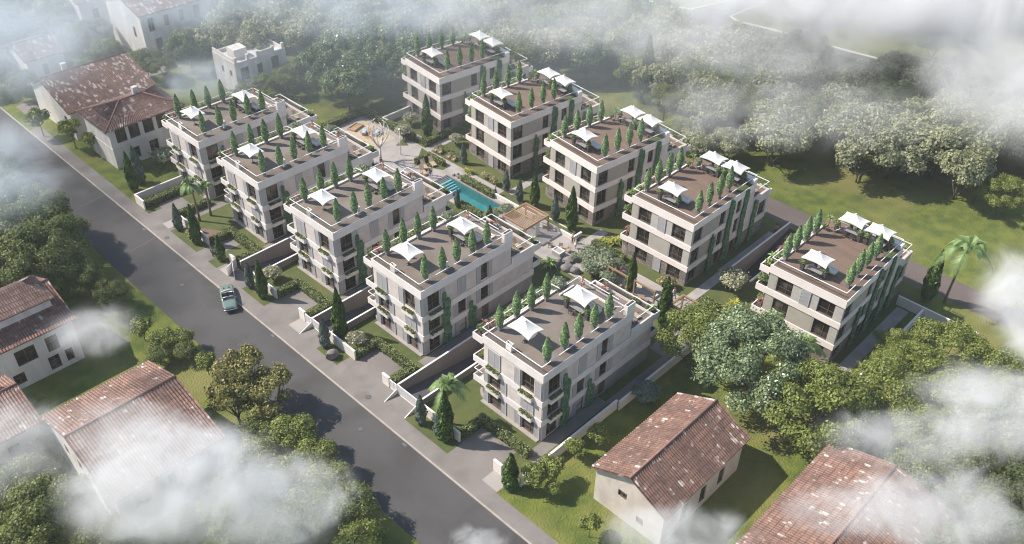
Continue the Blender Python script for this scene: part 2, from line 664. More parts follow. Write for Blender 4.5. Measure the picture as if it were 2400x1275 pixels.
def crown_pts(rng, lobes, n, flat=0.85):
    """lobes: list of (centre, radius)"""
    a = np.array([r * r for _, r in lobes])
    cnt = np.maximum((a / a.sum() * n).astype(int), 5)
    P, Nn = [], []
    for (c, r), k in zip(lobes, cnt):
        d = sph(rng, k)
        d[:, 2] = np.where(d[:, 2] < -0.3, d[:, 2] * -0.6, d[:, 2])
        rr = r * (0.5 + 0.62 * rng.random((k, 1)) ** 0.8) * np.where(rng.random((k, 1)) < .08, 1.28, 1.0)
        p = np.array(c) + d * rr * np.array([1, 1, flat])
        P.append(p)
        Nn.append(d + rng.normal(size=(k, 3)) * 0.55 + np.array([0, 0, 0.3]))
    return np.concatenate(P), np.concatenate(Nn)


def tree_meshes(seed, H, cr, trunk, nl, n, leaf, lmat, lobe_r=0.38, ratio=0.8, trunk_r=0.16, multi=1, spread=0.75):
    rng = np.random.default_rng(seed)
    ch = H - trunk
    lobes = []
    for i in range(nl):
        d = sph(rng, 1)[0]
        d[2] = abs(d[2]) * 1.1 - 0.35
        rad = rng.uniform(0.45, 1.0) ** 0.5 * spread
        c = (d[0] * cr * rad, d[1] * cr * rad, trunk + ch * 0.45 + d[2] * ch * 0.5 * rad * ratio / 0.8)
        lobes.append((c, cr * lobe_r * rng.uniform(0.7, 1.25)))
    lobes.append(((0, 0, trunk + ch * 0.6), cr * lobe_r * 1.2))
    P, Nn = crown_pts(rng, lobes, n)
    cm = leaf_mesh('crown', P, Nn, leaf * (0.6 + 0.8 * rng.random(len(P))), lmat, rng)
    t = MB()
    for q in range(multi):
        ang = 2 * PI * q / max(multi, 1) + seed
        off = 0.0 if multi == 1 else 0.25
        bx, by = off * math.cos(ang), off * math.sin(ang)
        lean = 0.0 if multi == 1 else cr * 0.22
        top = Vector((bx + lean * math.cos(ang), by + lean * math.sin(ang), trunk * 1.05))
        t.tube([(bx, by, -0.1), (bx * 1.3, by * 1.3, trunk * 0.4), top], [trunk_r, trunk_r * 0.75, trunk_r * 0.6], 7)
        for (c, r) in lobes[q::multi][:7]:
            c = Vector(c)
            mid = top.lerp(c, 0.5) + Vector((0, 0, -0.15 * cr))
            t.tube([top, mid, c], [trunk_r * 0.5, trunk_r * 0.3, trunk_r * 0.1], 5, caps=False)
    return t.mesh('trunk', m_bark), cm


def tree_proto(cat_name, cat, *a, **k):
    def mk():
        tm, cm = tree_meshes(*a, **k)
        r = thing(cat_name, 'x', cat)
        link('trunk', tm, r)
        link('crown', cm, r)
        return r
    return Proto(mk)


def shrub_proto(name, cat, seed, rx, h, n, leaf, lmat, nl=10, lobe=0.42, aspect=0.6):
    def mk():
        rng = np.random.default_rng(seed)
        lobes = []
        for i in range(nl):
            d = sph(rng, 1)[0]
            lobes.append(((d[0] * rx * 0.6, d[1] * rx * 0.6, h * 0.5 + abs(d[2]) * h * 0.22 - 0.05), rx * lobe * rng.uniform(0.8, 1.2)))
        lobes.append(((0, 0, h * 0.5), rx * 0.6))
        P, Nn = crown_pts(rng, lobes, n)
        P[:, 2] = np.maximum(P[:, 2], 0.05)
        r = thing(name, 'x', cat)
        link('foliage', leaf_mesh('foliage', P, Nn, leaf * (0.6 + 0.8 * rng.random(len(P))), lmat, rng, aspect), r)
        t = MB()
        for i in range(5):
            a = i * 1.257
            t.tube([(0, 0, 0), (math.cos(a) * rx * .4, math.sin(a) * rx * .4, h * .55)], [.05, .02], 5)
        t.build('stem', m_bark, r)
        return r
    return Proto(mk)


def blade(mb, base, yaw, length, width, rise, droop, n=5, mi=0, bend=0.0):
    """one arching leaf blade as a strip with a shallow V section"""
    prev = None
    ca, sa = math.cos(yaw), math.sin(yaw)
    for i in range(n + 1):
        t = i / n
        x = length * (t * math.cos(rise) + 0.0)
        z = length * t * math.sin(rise) - droop * length * t * t
        wd = width * math.sin(PI * (0.12 + 0.88 * t) ** 0.8) * 0.5 + 0.005
        c = Vector((base[0] + ca * x, base[1] + sa * x, base[2] + z))
        l = c + Vector((-sa * wd, ca * wd, wd * 0.3))
        r = c - Vector((-sa * wd, ca * wd, -wd * 0.3))
        if prev:
            mb.quad(prev[0], prev[1], c, l, mi=mi)
            mb.quad(prev[1], prev[2], r, c, mi=mi)
        prev = (l, c, r)


def rosette_proto(name, cat, seed, nst, hgt, nb, ln, wd, lmat, spread=0.5, droop=0.6, sub='leaves'):
    def mk():
        rnd = random.Random(seed)
        r = thing(name, 'x', cat)
        mb, st = MB(), MB()
        for s in range(nst):
            a = rnd.uniform(0, 6.28)
            q = rnd.uniform(0, spread)
            b = (math.cos(a) * q, math.sin(a) * q, hgt * rnd.uniform(0.6, 1.1))
            st.tube([(b[0] * .4, b[1] * .4, 0), b], [.05, .04], 5)
            for i in range(nb):
                blade(mb, b, rnd.uniform(0, 6.28), ln * rnd.uniform(.7, 1.15), wd * rnd.uniform(.8, 1.2), rnd.uniform(0.35, 1.3), droop * rnd.uniform(.5, 1.2), 4)
        mb.build(sub, lmat, r)
        st.build('stem', m_bark, r)
        return r
    return Proto(mk)


def cypress_proto(name, cat, seed, H, rad, n, lmat, leaf=0.22, tipy=1.0):
    def mk():
        rng = np.random.default_rng(seed)
        t = rng.random(n) ** 0.85
        prof = np.sin(PI * np.clip(t * 0.93 + 0.07, 0, 1) ** 0.62) ** 0.8
        ang = rng.random(n) * 2 * PI
        lump = 1 + 0.16 * np.sin(ang * 3 + t * 9 + seed) + 0.12 * np.sin(ang * 5 - t * 21)
        rr = rad * prof * lump * (0.72 + 0.3 * rng.random(n))
        z = 0.25 + t * (H - 0.3)
        P = np.stack([rr * np.cos(ang), rr * np.sin(ang), z], 1)
        Nn = np.stack([np.cos(ang), np.sin(ang), 0.15 + 0 * ang], 1) + rng.normal(size=(n, 3)) * 0.45
        r = thing(name, 'x', cat)
        link('foliage', leaf_mesh('foliage', P, Nn, leaf * (0.6 + 0.8 * rng.random(n)), lmat, rng, 0.42, up=0.75), r)
        MB().tube([(0, 0, -0.1), (0, 0, H * .6)], [0.12, 0.04], 6).build('trunk', m_bark, r)
        return r
    return Proto(mk)

# ------------------------------------------------------------------ apartment blocks
def skin(mb, plane, pos, th, u0, u1, z0, z1, holes, mi=0):
    """wall slab with rectangular openings; plane 'x' (faces -x) or 'y' (faces -y)"""
    us = sorted({u0, u1} | {h[i] for h in holes for i in (0, 1) if u0 < h[i] < u1})
    zs = sorted({z0, z1} | {h[i] for h in holes for i in (2, 3) if z0 < h[i] < z1})
    for a, b in zip(us, us[1:]):
        run = None
        for c, d in zip(zs, zs[1:]):
            um, zm = (a + b) / 2, (c + d) / 2
            if any(h[0] < um < h[1] and h[2] < zm < h[3] for h in holes):
                continue
            if plane == 'x':
                mb.box(pos, pos + th, a, b, c, d, mi)
            else:
                mb.box(a, b, pos, pos + th, c, d, mi)


def pbox(mb, plane, p0, p1, u0, u1, z0, z1, mi=0):
    if plane == 'x':
        mb.box(p0, p1, u0, u1, z0, z1, mi)
    else:
        mb.box(u0, u1, p0, p1, z0, z1, mi)


def window(par, plane, pos, u0, u1, z0, z1, bars=(0.62, 0.36), fm=None, pm=None, depth=0.2):
    f, g = MB(), MB()
    t = 0.07
    a, b = pos + depth - 0.05, pos + depth + 0.03
    for q in ((u0, u0 + t, z0, z1), (u1 - t, u1, z0, z1), (u0 + t, u1 - t, z0, z0 + t), (u0 + t, u1 - t, z1 - t, z1)):
        pbox(f, plane, a, b, *q)
    if plane == 'x':
        mu = u1 - (u1 - u0) * bars[0]
    else:
        mu = u0 + (u1 - u0) * bars[0]
    mz = z0 + (z1 - z0) * bars[1]
    pbox(f, plane, a + .012, b - .012, mu - .035, mu + .035, z0 + t, z1 - t)
    pbox(f, plane, a + .022, b - .022, u0 + t, u1 - t, mz - .03, mz + .03)
    pbox(f, plane, pos + .02, a - .005, u0, u1, z0 - .03, z0 + .015)
    w_ = f.build('window', fm or m_frame, par)
    pbox(g, plane, b - .01, b + .02, u0 + t * .5, u1 - t * .5, z0 + t * .5, z1 - t * .5)
    g.build('pane', pm or m_pane, w_)
    return w_


def shutter(par, plane, pos, u0, u1, z0, z1, leaves=1, m=None):
    wd = (u1 - u0) / leaves
    for i in range(leaves):
        s = MB()
        a, b = u0 + i * wd + .02, u0 + (i + 1) * wd - .02
        p0, p1 = pos - .09, pos - .01
        for q in ((a, a + .06, z0, z1), (b - .06, b, z0, z1), (a + .06, b - .06, z0, z0 + .08), (a + .06, b - .06, z1 - .08, z1)):
            pbox(s, plane, p0, p1, *q)
        n = max(3, int((b - a) / .13))
        st = (b - a - .12) / n
        for k in range(n):
            pbox(s, plane, p0 + .02, p1 - .02, a + .06 + k * st + st * .14, a + .06 + (k + 1) * st - st * .14, z0 + .08, z1 - .08)
        pbox(s, plane, p1 - .02, p1 - .005, a + .06, b - .06, z0 + .08, z1 - .08, 1)
        s.build('shutter', [m or m_shutter, m_panelA], par)


def flower_box(par, plane, u0, u1, z0, z1, out=0.42, seed=1):
    b = MB()
    p0, p1 = -out, -0.01
    pbox(b, plane, p0, p0 + .06, u0, u1, z0, z1)
    pbox(b, plane, p0 + .06, p1, u0, u0 + .06, z0, z1)
    pbox(b, plane, p0 + .06, p1, u1 - .06, u1, z0, z1)
    pbox(b, plane, p0 + .06, p1, u0 + .06, u1 - .06, z0, z1 - .12, 1)
    fb = b.build('flower_box', [m_band, m_soil], par)
    rng = np.random.default_rng(seed)
    n = int(260 * (u1 - u0))
    U = rng.uniform(u0 + .05, u1 - .05, n)
    Q = rng.uniform(p0 - .02, p1, n)
    Z = z1 - .08 + rng.random(n) * .3
    P = np.stack([Q, U, Z] if plane == 'x' else [U, Q, Z], 1)
    N_ = rng.normal(size=(n, 3)) + np.array([0, 0, 1.0])
    link('flowers', leaf_mesh('flowers', P, N_, .07 + .07 * rng.random(n), L_HEDGE, rng), fb)


def railing(par, paths, z1, z0):
    r, g = MB(), MB()
    for path in paths:
        pts = [(x, y, z1) for x, y in path]
        for a, b in zip(pts, pts[1:]):
            r.tube([a, b], 0.05, 4)
            va, vb = Vector(a), Vector(b)
            d = (vb - va)
            L_ = d.length
            d.normalize()
            g.quad(va + d * .05 + Vector((0, 0, -.03)), vb - d * .05 + Vector((0, 0, -.03)), Vector((vb.x, vb.y, z0)) - d * .05, Vector((va.x, va.y, z0)) + d * .05)
    ro = r.build('railing', m_rail, par)
    g.build('glass_panel', m_glass, ro)


def arc_poly(cx, cy, rx, ry, a0, a1, n=10):
    return [(cx + rx * math.cos(a0 + (a1 - a0) * i / n), cy + ry * math.sin(a0 + (a1 - a0) * i / n)) for i in range(n + 1)]


def make_block_a():
    par = thing('apartment_block', 'x', 'building', group='apartment blocks along the street')
    W, L1, L2 = 9.2, 15.2, 19.4
    wf = [(6.4, 8.3, 3.25, 5.22), (1.35, 3.25, 6.5, 8.75), (6.3, 8.2, .12, 2.2), (1.15, 3.05, .12, 2.2)]
    ws = [(1.05, 2.95, 6.5, 8.8), (9.75, 11.0, 6.45, 8.85), (1.05, 2.95, 3.3, 5.22), (5.9, 7.25, 3.25, 5.25), (9.8, 11.15, 3.25, 5.25), (1.05, 2.8, .12, 2.2), (6.1, 7.35, .02, 2.22), (9.9, 11.15, .02, 2.2)]
    w_ = MB()
    for z0, z1 in ((3.2, 5.3), (6.2, 8.95)):
        skin(w_, 'x', .12, .3, .12, W - .12, z0, z1, wf)
        skin(w_, 'y', .12, .3, .42, (L2 if z0 < 5 else L1) - .12, z0, z1, ws)
        w_.box(.42, (L2 if z0 < 5 else L1) - .12, W - .42, W - .12, z0, z1)
    w_.box(L1 - .42, L1 - .12, .42, W - .42, 6.2, 8.95)
    w_.box(L2 - .42, L2 - .12, .42, W - .42, 3.2, 5.3)
    skin(w_, 'x', .12, .3, .12, W - .12, 0, 2.3, wf)
    skin(w_, 'y', .12, .3, .42, 8.0, 0, 2.3, ws)
    w_.build('wall', m_wallA, par)
    # slightly different plaster fields between the openings, 2 cm proud
    for q in ((3.35, 6.3, 3.25, 5.25), (4.3, 6.3, 6.25, 8.9)):
        MB().box(.1, .12, q[0], q[1], q[2], q[3]).build('wall_panel', m_panelA, par)
    for q in ((7.4, 8.9, 6.25, 8.9), (11.8, 15.0, 6.25, 8.9), (3.2, 4.9, 3.25, 5.25), (12.3, 19.2, 3.25, 5.25), (4.0, 5.7, 6.25, 8.9)):
        MB().box(q[0], q[1], .1, .12, q[2], q[3]).build('wall_panel', m_panelA, par)
    b = MB()
    skin(b, 'y', .12, .3, 8.0, L2 - .12, 0, 2.3, ws)
    b.box(L2 - .42, L2 - .12, .42, W - .42, 0, 2.3)
    b.box(.42, L2 - .12, W - .42, W - .12, 0, 2.3)
    b.box(-.35, .1, .3, W, -.3, .1)
    b.build('plinth', m_plinthA, par)
    for z0, z1 in ((2.3, 3.2), (5.3, 6.2)):
        MB().box(0, L2, 0, W, z0, z1).build('floor_band', m_band, par)
    MB().box(0, L1, 0, W, 8.95, 9.55).build('floor_band', m_band, par)
    pp = MB()
    pp.box(0, L1, 0, .1, 9.55, 10.12).box(0, .1, .1, W, 9.55, 10.12).box(.1, 12.5, W - .2, W, 9.55, 10.12).box(L1 - .2, L1, .1, 8.1, 9.55, 10.12)
    pp.box(L1, L2, 0, .2, 6.2, 7.15).box(L2 - .2, L2, .2, W, 6.2, 7.15).box(L1, L2 - .2, W - .2, W, 6.2, 7.15)
    pp.build('parapet', m_band, par)
    cp = MB().box(0.01, L1 - .01, -.03, .05, 10.12, 10.15).box(-.03, .05, .05, W, 10.12, 10.15)
    cp.build('coping', m_rail, par)
    dk = MB().box(.1, L1 - .2, .1, W - .2, 9.55, 10.0).box(L1, L2 - .2, .2, W - .2, 6.2, 6.9)
    dk.build('deck', m_deckA, par)
    MB().box(2.0, 13.6, W - .55, W - .3, 10.0, 10.22).box(11.2, 13.7, 7.8, 8.0, 10.0, 10.22).box(13.9, 14.1, 2.2, 7.7, 10.0, 10.22).box(13.4, 14.1, 1.95, 2.2, 10.0, 10.22).build('kerb_upstand', m_band, par)
    ch = MB()
    ch.box(13.75, 15.18, -.006, .5, 10.16, 11.5)
    ch.box(13.85, 15.08, .1, .4, 11.5, 11.52, 1)
    ch.build('chimney', [m_white, m_slab], par)
    for x, y in ((.5, 5.45), (5.3, 1.75)):
        ch = MB()
        for q in ((x - .2, x - .14, y - .42, y + .42), (x + .14, x + .2, y - .42, y + .42), (x - .14, x + .14, y - .42, y - .36), (x - .14, x + .14, y + .36, y + .42)):
            ch.box(*q, 10.0, 11.0)
        ch.box(x - .14, x + .14, y - .36, y + .36, 10.5, 10.7, 1)
        ch.build('chimney', [m_white, m_slab], par)
    for q in wf:
        window(par, 'x', .12, *q)
    for q in ws[:6]:
        window(par, 'y', .12, *q, bars=(0.45, 0.3) if q[1] - q[0] > 1.5 else (0.95, 0.25))
    window(par, 'y', .12, *ws[6], bars=(0.95, 0.45), pm=m_panew)
    d = MB().box(9.9, 11.15, .25, .31, .02, 2.2).box(10.95, 11.0, .2, .25, 1.0, 1.1)
    d.build('door', m_door, par)
    for q in ((6.4, 8.35, 6.3, 8.7, 2), (3.35, 4.25, 6.3, 8.75, 1), (.22, 1.2, 6.3, 8.8, 1), (5.4, 6.3, 3.25, 5.28, 1), (8.35, 9.05, 3.25, 5.25, 1), (1.25, 3.2, 3.35, 5.15, 2),
              (8.3, 9.05, .05, 2.25, 1), (5.35, 6.2, .05, 2.25, 1), (3.15, 4.0, .05, 2.28, 1), (.22, 1.05, .05, 2.25, 1)):
        shutter(par, 'x', .1, *q)
    for q in ((.14, .95, 6.25, 8.9, 1), (3.05, 3.75, 6.25, 8.8, 1), (5.85, 7.2, 6.4, 8.8, 2), (8.95, 9.7, 6.35, 8.9, 1), (11.05, 11.65, 6.35, 8.9, 1), (.14, .95, 3.25, 5.25, 1), (5.1, 5.8, 3.25, 5.25, 1), (7.35, 8.05, 3.25, 5.25, 1),
              (9.0, 9.7, 3.25, 5.28, 1), (11.25, 11.85, 3.25, 5.28, 1), (.14, .95, .05, 2.25, 1), (5.3, 6.0, .05, 2.25, 1)):
        shutter(par, 'y', .1, *q)
    g = MB().box(.09, .115, 4.1, 5.3, .1, 2.2).build('blind_panel', m_wallB, par)
    for i, q in enumerate(((6.35, 8.35, 5.45, 6.1), (1.3, 3.3, 5.45, 6.1), (6.3, 8.3, 2.5, 3.1), (1.2, 3.15, 2.5, 3.1))):
        flower_box(par, 'x', *q, seed=i)
    for i, q in enumerate(((1.0, 3.0, 5.45, 6.1), (1.0, 3.0, 2.5, 3.1))):
        flower_box(par, 'y', *q, seed=10 + i)
    # planter shelf and balconies on the left flank
    def trough(x0, x1, y0, y1, z0, z1):
        t = MB()
        t.box(x0, x1, y1 - .12, y1, z0, z1).box(x0, x0 + .12, y0, y1 - .12, z0, z1).box(x1 - .12, x1, y0, y1 - .12, z0, z1)
        t.box(x0 + .12, x1 - .12, y0, y1 - .12, z0, z1 - .15, 1)
        t.build('planter_box', [m_band, m_soil], par)
    trough(0, 13.4, W, 10.75, 8.65, 9.55)
    trough(0, 2.6, W, 10.7, 5.35, 6.2)
    bal = MB()
    bal.box(0, 3.4, W, 10.7, 2.35, 2.7).box(0, .12, W, 10.7, 2.7, 3.2).box(.12, 3.4, 10.58, 10.7, 2.7, 3.2)
    bal.build('balcony', m_band, par)
    railing(par, [[(.1, W + .1), (.1, 10.6), (3.3, 10.6)]], 4.15, 3.2)
    cu = MB()
    pl = [(.2, W)] + [(3.6 - 3.4 * math.cos(t), W + 2.1 * math.sin(t)) for t in [i * PI / 2 / 8 for i in range(9)]][1:] + [(3.6, W)]
    cu.prism(pl, -.2, .35)
    cu.prism([(.5, W + .1)] + [(3.4 - 2.9 * math.cos(t), W + 1.8 * math.sin(t)) for t in [i * PI / 2 / 8 for i in range(9)]][1:] + [(3.4, W + .1)], .35, .38, 1)
    cu.build('planter_box', [m_plinthA, m_soil], par)
    for z0, z1 in ((5.9, 6.85), (3.25, 4.1)):
        t = MB()
        t.box(L2, 20.7, .1, .22, z0, z1).box(20.58, 20.7, .22, 8, z0, z1).box(L2, 20.58, .22, 8, z0, z1 - .15, 1)
        t.build('planter_box', [m_band, m_soil], par)
    railing(par, [[(11.3, 9.43), (.3, 9.43), (.3, .55), (13.9, .55)], [(11.3, 9.43), (11.4, 8.1)], [(12.6, 8.0), (14.75, 8.0), (14.75, 2.0)], [(13.2, 1.9), (13.9, .9)]], 10.85, 10.05)
    railing(par, [[(15.5, .25), (19.15, .25), (19.15, 7.8), (18.3, 7.8)]], 8.3, 7.17)
    return par


def make_block_b():
    par = thing('apartment_block', 'x', 'building', group='apartment blocks behind the court')
    W, L1, L2 = 10.1, 14.9, 19.5
    wf = [(6.75, 8.85, 6.75, 8.85), (1.2, 3.3, 6.75, 8.85), (6.7, 8.8, 3.35, 5.6), (1.15, 3.25, 3.35, 5.6), (6.65, 8.7, .4, 2.3), (1.1, 3.2, .4, 2.3)]
    ws = [(.6, 2.5, 6.75, 8.95), (6.65, 7.9, 6.75, 9.0), (10.6, 11.75, 6.9, 9.3), (.6, 2.5, 3.35, 5.7), (6.75, 7.95, 3.35, 5.75), (10.6, 11.75, 3.6, 5.9), (17.0, 18.9, 3.4, 5.7),
          (.7, 2.3, .5, 2.3), (6.8, 8.0, .4, 2.3), (10.6, 11.75, .3, 2.2)]
    w_ = MB()
    for z0, z1 in ((3.25, 5.8), (6.65, 9.0)):
        skin(w_, 'x', .12, .3, .12, W - .12, z0, z1, wf)
        skin(w_, 'y', .12, .3, .42, 8.3, z0, z1, ws)
        w_.box(.42, (L2 if z0 < 5 else L1) - .12, W - .42, W - .12, z0, z1)
    w_.build('wall', m_wallB, par)
    pr = MB()
    skin(pr, 'y', .06, .36, 8.3, L2 - .1, 2.4, 5.8, ws)
    skin(pr, 'y', .06, .36, 8.3, L1 - .01, 5.8, 10.0, ws)
    pr.box(L1, L2 - .1, .06, .42, 5.8, 7.1)
    pr.box(L1 - .4, L1, .42, W - .42, 6.65, 9.0)
    pr.box(L2 - .4, L2 - .1, .42, W, 2.4, 7.1).box(L1, L2 - .4, W - .3, W, 5.8, 7.1)
    pr.build('side_wall', m_wallA, par)
    st = MB()
    skin(st, 'x', .1, .32, .1, W - .1, -.4, 2.4, wf)
    skin(st, 'y', .1, .32, .42, L2 - .12, -.4, 2.4, ws)
    st.box(L2 - .42, L2 - .12, .42, W - .42, -.4, 2.4).box(.42, L2 - .12, W - .42, W - .1, -.4, 2.4)
    st.build('stone_base', m_stone, par)
    for z0, z1 in ((2.4, 3.25), (5.8, 6.65)):
        t = MB().box(0, 8.3, 0, W, z0, z1)
        t.box(8.3, (L2 if z0 < 5 else L1) - .5, .45, W, z0, z1)
        t.build('floor_band', m_bandB, par)
    MB().box(0, L1, 0, W, 9.0, 9.55).build('floor_band', m_bandB, par)
    pp = MB().box(0, L1, 0, .1, 9.55, 10.12).box(0, .1, .1, W, 9.55, 10.12).box(.1, 11.5, W - .2, W, 9.55, 9.95)
    pp.build('parapet', m_bandB, par)
    MB().box(0.01, L1 - .01, -.03, .05, 10.12, 10.15).box(-.03, .05, .05, W, 10.12, 10.15).build('coping', m_rail, par)
    MB().box(.1, L1, .1, W - .2, 9.55, 10.0).box(L1, L2 - .4, .42, W - .3, 6.65, 6.9).build('deck', m_deckB, par)
    MB().box(2.0, 12, W - .55, W - .3, 10.0, 10.22).build('kerb_upstand', m_bandB, par)
    MB().box(14.1, 14.88, .22, 3.0, 10.0, 10.8).box(14.1, 14.88, 0.004, .2, 10.16, 10.8).build('chimney', m_white, par)
    pl = MB().box(11.2, 14.0, .22, 1.15, 10.0, 10.1, 0)
    pl.build('grass_bed', m_lawn, par)
    for q in wf:
        window(par, 'x', .12, *q)
    for q in ws:
        window(par, 'y', .12, *q, bars=(0.55, 0.3))
    for q in ((4.3, 5.6, 6.66, 8.92, 1), (4.25, 5.5, .15, 2.35, 1)):
        shutter(par, 'x', .1, *q)
    m_pb = mat('render_greige_panel', (0.40, 0.365, 0.305), 0.9, (0.37, 0.335, 0.28), scale=1.2, detail=6)
    for b_ in ((.1, .12, 3.4, 6.6, 3.3, 5.75), (.1, .12, 8.95, 9.95, 3.3, 5.75), (.1, .12, 8.95, 9.95, 6.7, 8.95), (2.6, 6.55, .1, .12, 6.7, 8.95), (2.6, 4.95, .1, .12, 3.3, 5.75)):
        MB().box(*b_).build('wall_panel', m_pb, par)
    for z0, z1, x1 in ((8.7, 9.6, 12.0), (5.75, 6.68, 3.2), (2.35, 3.15, 3.2)):
        t = MB()
        t.box(0, x1, 11.3, 11.42, z0, z1).box(0, .12, W, 11.3, z0, z1).box(x1 - .12, x1, W, 11.3, z0, z1).box(.12, x1 - .12, W, 11.3, z0, z1 - .15, 1)
        t.build('planter_box', [m_bandB, m_soil], par)
    cu = MB()
    cu.prism([(.15, W)] + [(4.0 - 3.85 * math.cos(t), W + 2.4 * math.sin(t)) for t in [i * PI / 2 / 8 for i in range(9)]][1:] + [(4.0, W)], -.3, 1.4)
    cu.build('stone_planter', m_stone, par)
    for z0, z1 in ((5.6, 6.5), (2.6, 3.4)):
        t = MB()
        t.box(L2, 20.6, .3, .42, z0, z1).box(20.48, 20.6, .42, 8, z0, z1).box(L2, 20.48, .42, 8, z0, z1 - .15, 1)
        t.build('planter_box', [m_bandB, m_soil], par)
    railing(par, [[(11.2, 10.3), (.5, 10.3), (.5, .5), (15.5, .5), (15.5, 2.0)], [(11.0, 7.7), (12.0, 7.35), (12.9, 8.2)], [(14.7, 8.2), (14.7, 2.6)]], 10.85, 10.05)
    railing(par, [[(14.95, .3), (19.2, .3), (19.2, 9)]], 8.3, 7.12)
    return par


PA = [(51.99, 44.54, -0.27), (52.07, 63.99, -0.18), (52.0, 80.61, 0.6), (51.94, 97.27, -0.16), (52.0, 112.72, 0.24)]
PB = [(86.04, 28.1, 0.79), (86.15, 49.64, 0.02), (88.19, 67.67, -6.6), (88.9, 85.31, -5.71), (91.13, 104.0, -6.69)]
NA = ['nearest street-side block', 'second street-side block', 'middle street-side block', 'fourth street-side block', 'farthest street-side block']
NB = ['rightmost stone-based block', 'second stone-based block from right', 'middle stone-based block', 'fourth stone-based block from right', 'farthest stone-based block']
LA = ['beige flat-roofed block nearest the camera, beside the long side path', 'second beige block from the camera along the street, ramp wall on its right',
      'middle beige block of the street row, behind the round pale bush', 'fourth beige block along the street, behind the two palms', 'farthest beige block of the street row, beside the old hipped-roof house']
LB = ['rightmost stone-based block, behind the big silvery tree', 'stone-based block second from the right, behind the walking person', 'middle stone-based block, beside the slatted pergola',
      'stone-based block fourth from the right, beside the pool', 'farthest stone-based block, behind the pale play court']
pa = Proto(make_block_a)
pb = Proto(make_block_b)
for (x, y, a), l in zip(PA, LA):
    pa.put(l, (x, y, 0), R(a), 'apartment blocks along the street')
for (x, y, a), l in zip(PB, LB):
    pb.put(l, (x, y, 0), R(a), 'apartment blocks behind the court')


def at(pos, lx, ly, z):
    c, s = math.cos(R(pos[2])), math.sin(R(pos[2]))
    return (pos[0] + c * lx - s * ly, pos[1] + s * lx + c * ly, z)


# ------------------------------------------------------------------ roof furniture
def mk_topiary():
    rng = np.random.default_rng(5)
    n = 2300
    t = rng.random(n) ** 0.9
    prof = np.sin(PI * (0.1 + 0.9 * t) ** 0.72) ** 0.75
    ang = rng.random(n) * 2 * PI
    rr = 0.47 * prof * (0.8 + 0.22 * rng.random(n)) * (1 + .08 * np.sin(ang * 4 + t * 12))
    P = np.stack([rr * np.cos(ang), rr * np.sin(ang), 0.75 + t * 3.1], 1)
    Nn = np.stack([np.cos(ang), np.sin(ang), 0.35 + 0 * ang], 1) + rng.normal(size=(n, 3)) * .5
    r = thing('topiary_tree', 'x', 'potted tree')
    core = MB().lathe([(.1, .75), (.32, 1.2), (.37, 1.8), (.26, 2.7), (.03, 3.6)], 10)
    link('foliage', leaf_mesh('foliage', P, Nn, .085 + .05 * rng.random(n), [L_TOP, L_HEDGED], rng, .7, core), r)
    p = MB().lathe([(.25, 0), (.36, .72), (.31, .72), (.3, .66)], 4, sq=True)
    p.build('pot', m_pot2, r)
    MB().tube([(0, 0, .6), (0, 0, 1.1)], .05, 6).build('trunk', m_bark, r)
    return r


def mk_umbrella():
    r = thing('parasol', 'x', 'parasol')
    hx, hy = 1.18, 1.62
    m = MB()
    cz, ez = 2.05, 2.25
    apex = Vector((0, 0, 3.05))
    corners = [Vector((hx, hy, cz)), Vector((-hx, hy, cz)), Vector((-hx, -hy, cz)), Vector((hx, -hy, cz))]
    n = 6
    for i in range(4):
        a, b = corners[i], corners[(i + 1) % 4]
        rows = []
        for j in range(n + 1):
            t = j / n
            row = []
            for k in range(n + 1):
                s = k / n
                e = a.lerp(b, s)
                pinch = 4 * s * (1 - s)
                e = Vector((e.x * (1 - .11 * pinch), e.y * (1 - .11 * pinch), e.z + .12 * pinch + .05 * math.sin(s * 6 * PI)))
                p = apex.lerp(e, t)
                p.z -= 0.15 * math.sin(PI * t) * (1 - .2 * pinch)
                row.append(p)
            rows.append(row)
        for j in range(n):
            for k in range(n):
                m.quad(rows[j][k], rows[j + 1][k], rows[j + 1][k + 1], rows[j][k + 1], sm=True)
        for k in range(n):
            lo = Vector((0, 0, -.13))
            m.quad(rows[n][k], rows[n][k + 1], rows[n][k + 1] + lo, rows[n][k] + lo)
    me = m.mesh('canopy', m_canvas)
    c = link('canopy', me, r)
    v = MB()
    v.lathe([(.14, 2.98), (.08, 3.07), (.02, 3.1)], 8)
    v.build('vent', m_canvas, c)
    MB().tube([(0, 0, 0.05), (0, 0, 2.98)], .035, 8).build('pole', m_steel, r)
    MB().lathe([(.32, 0), (.3, .07), (.08, .12)], 14).build('base', m_steel, r)
    rb = MB()
    for q in corners:
        rb.tube([(0, 0, 2.8), q * .97], .015, 4)
    rb.build('rib', m_steel, r)
    return r


def mk_pot_shrub():
    r = thing('potted_shrub', 'x', 'potted shrub')
    rng = np.random.default_rng(8)
    lobes = [((rng.uniform(-.25, .25), rng.uniform(-.25, .25), rng.uniform(1.05, 1.6)), .3) for _ in range(7)]
    P, Nn = crown_pts(rng, lobes, 700)
    link('foliage', leaf_mesh('foliage', P, Nn, .07 + .05 * rng.random(len(P)), L_SHRUB, rng), r)
    MB().lathe([(.24, 0), (.36, .85), (.3, .85), (.29, .8)], 4, sq=True).build('pot', m_pot, r)
    MB().tube([(0, 0, .7), (.03, 0, 1.2)], .03, 5).build('trunk', m_bark, r)
    return r


def mk_table():
    r = thing('dining_table', 'x', 'table')
    MB().box(-.5, .5, -1.0, 1.0, .71, .76).build('table_top', m_pot2, r)
    for a in (-1, 1):
        for b in (-1, 1):
            MB().box(a * .42 - .03, a * .42 + .03, b * .9 - .03, b * .9 + .03, 0, .71).build('leg', m_steel, r)
    return r


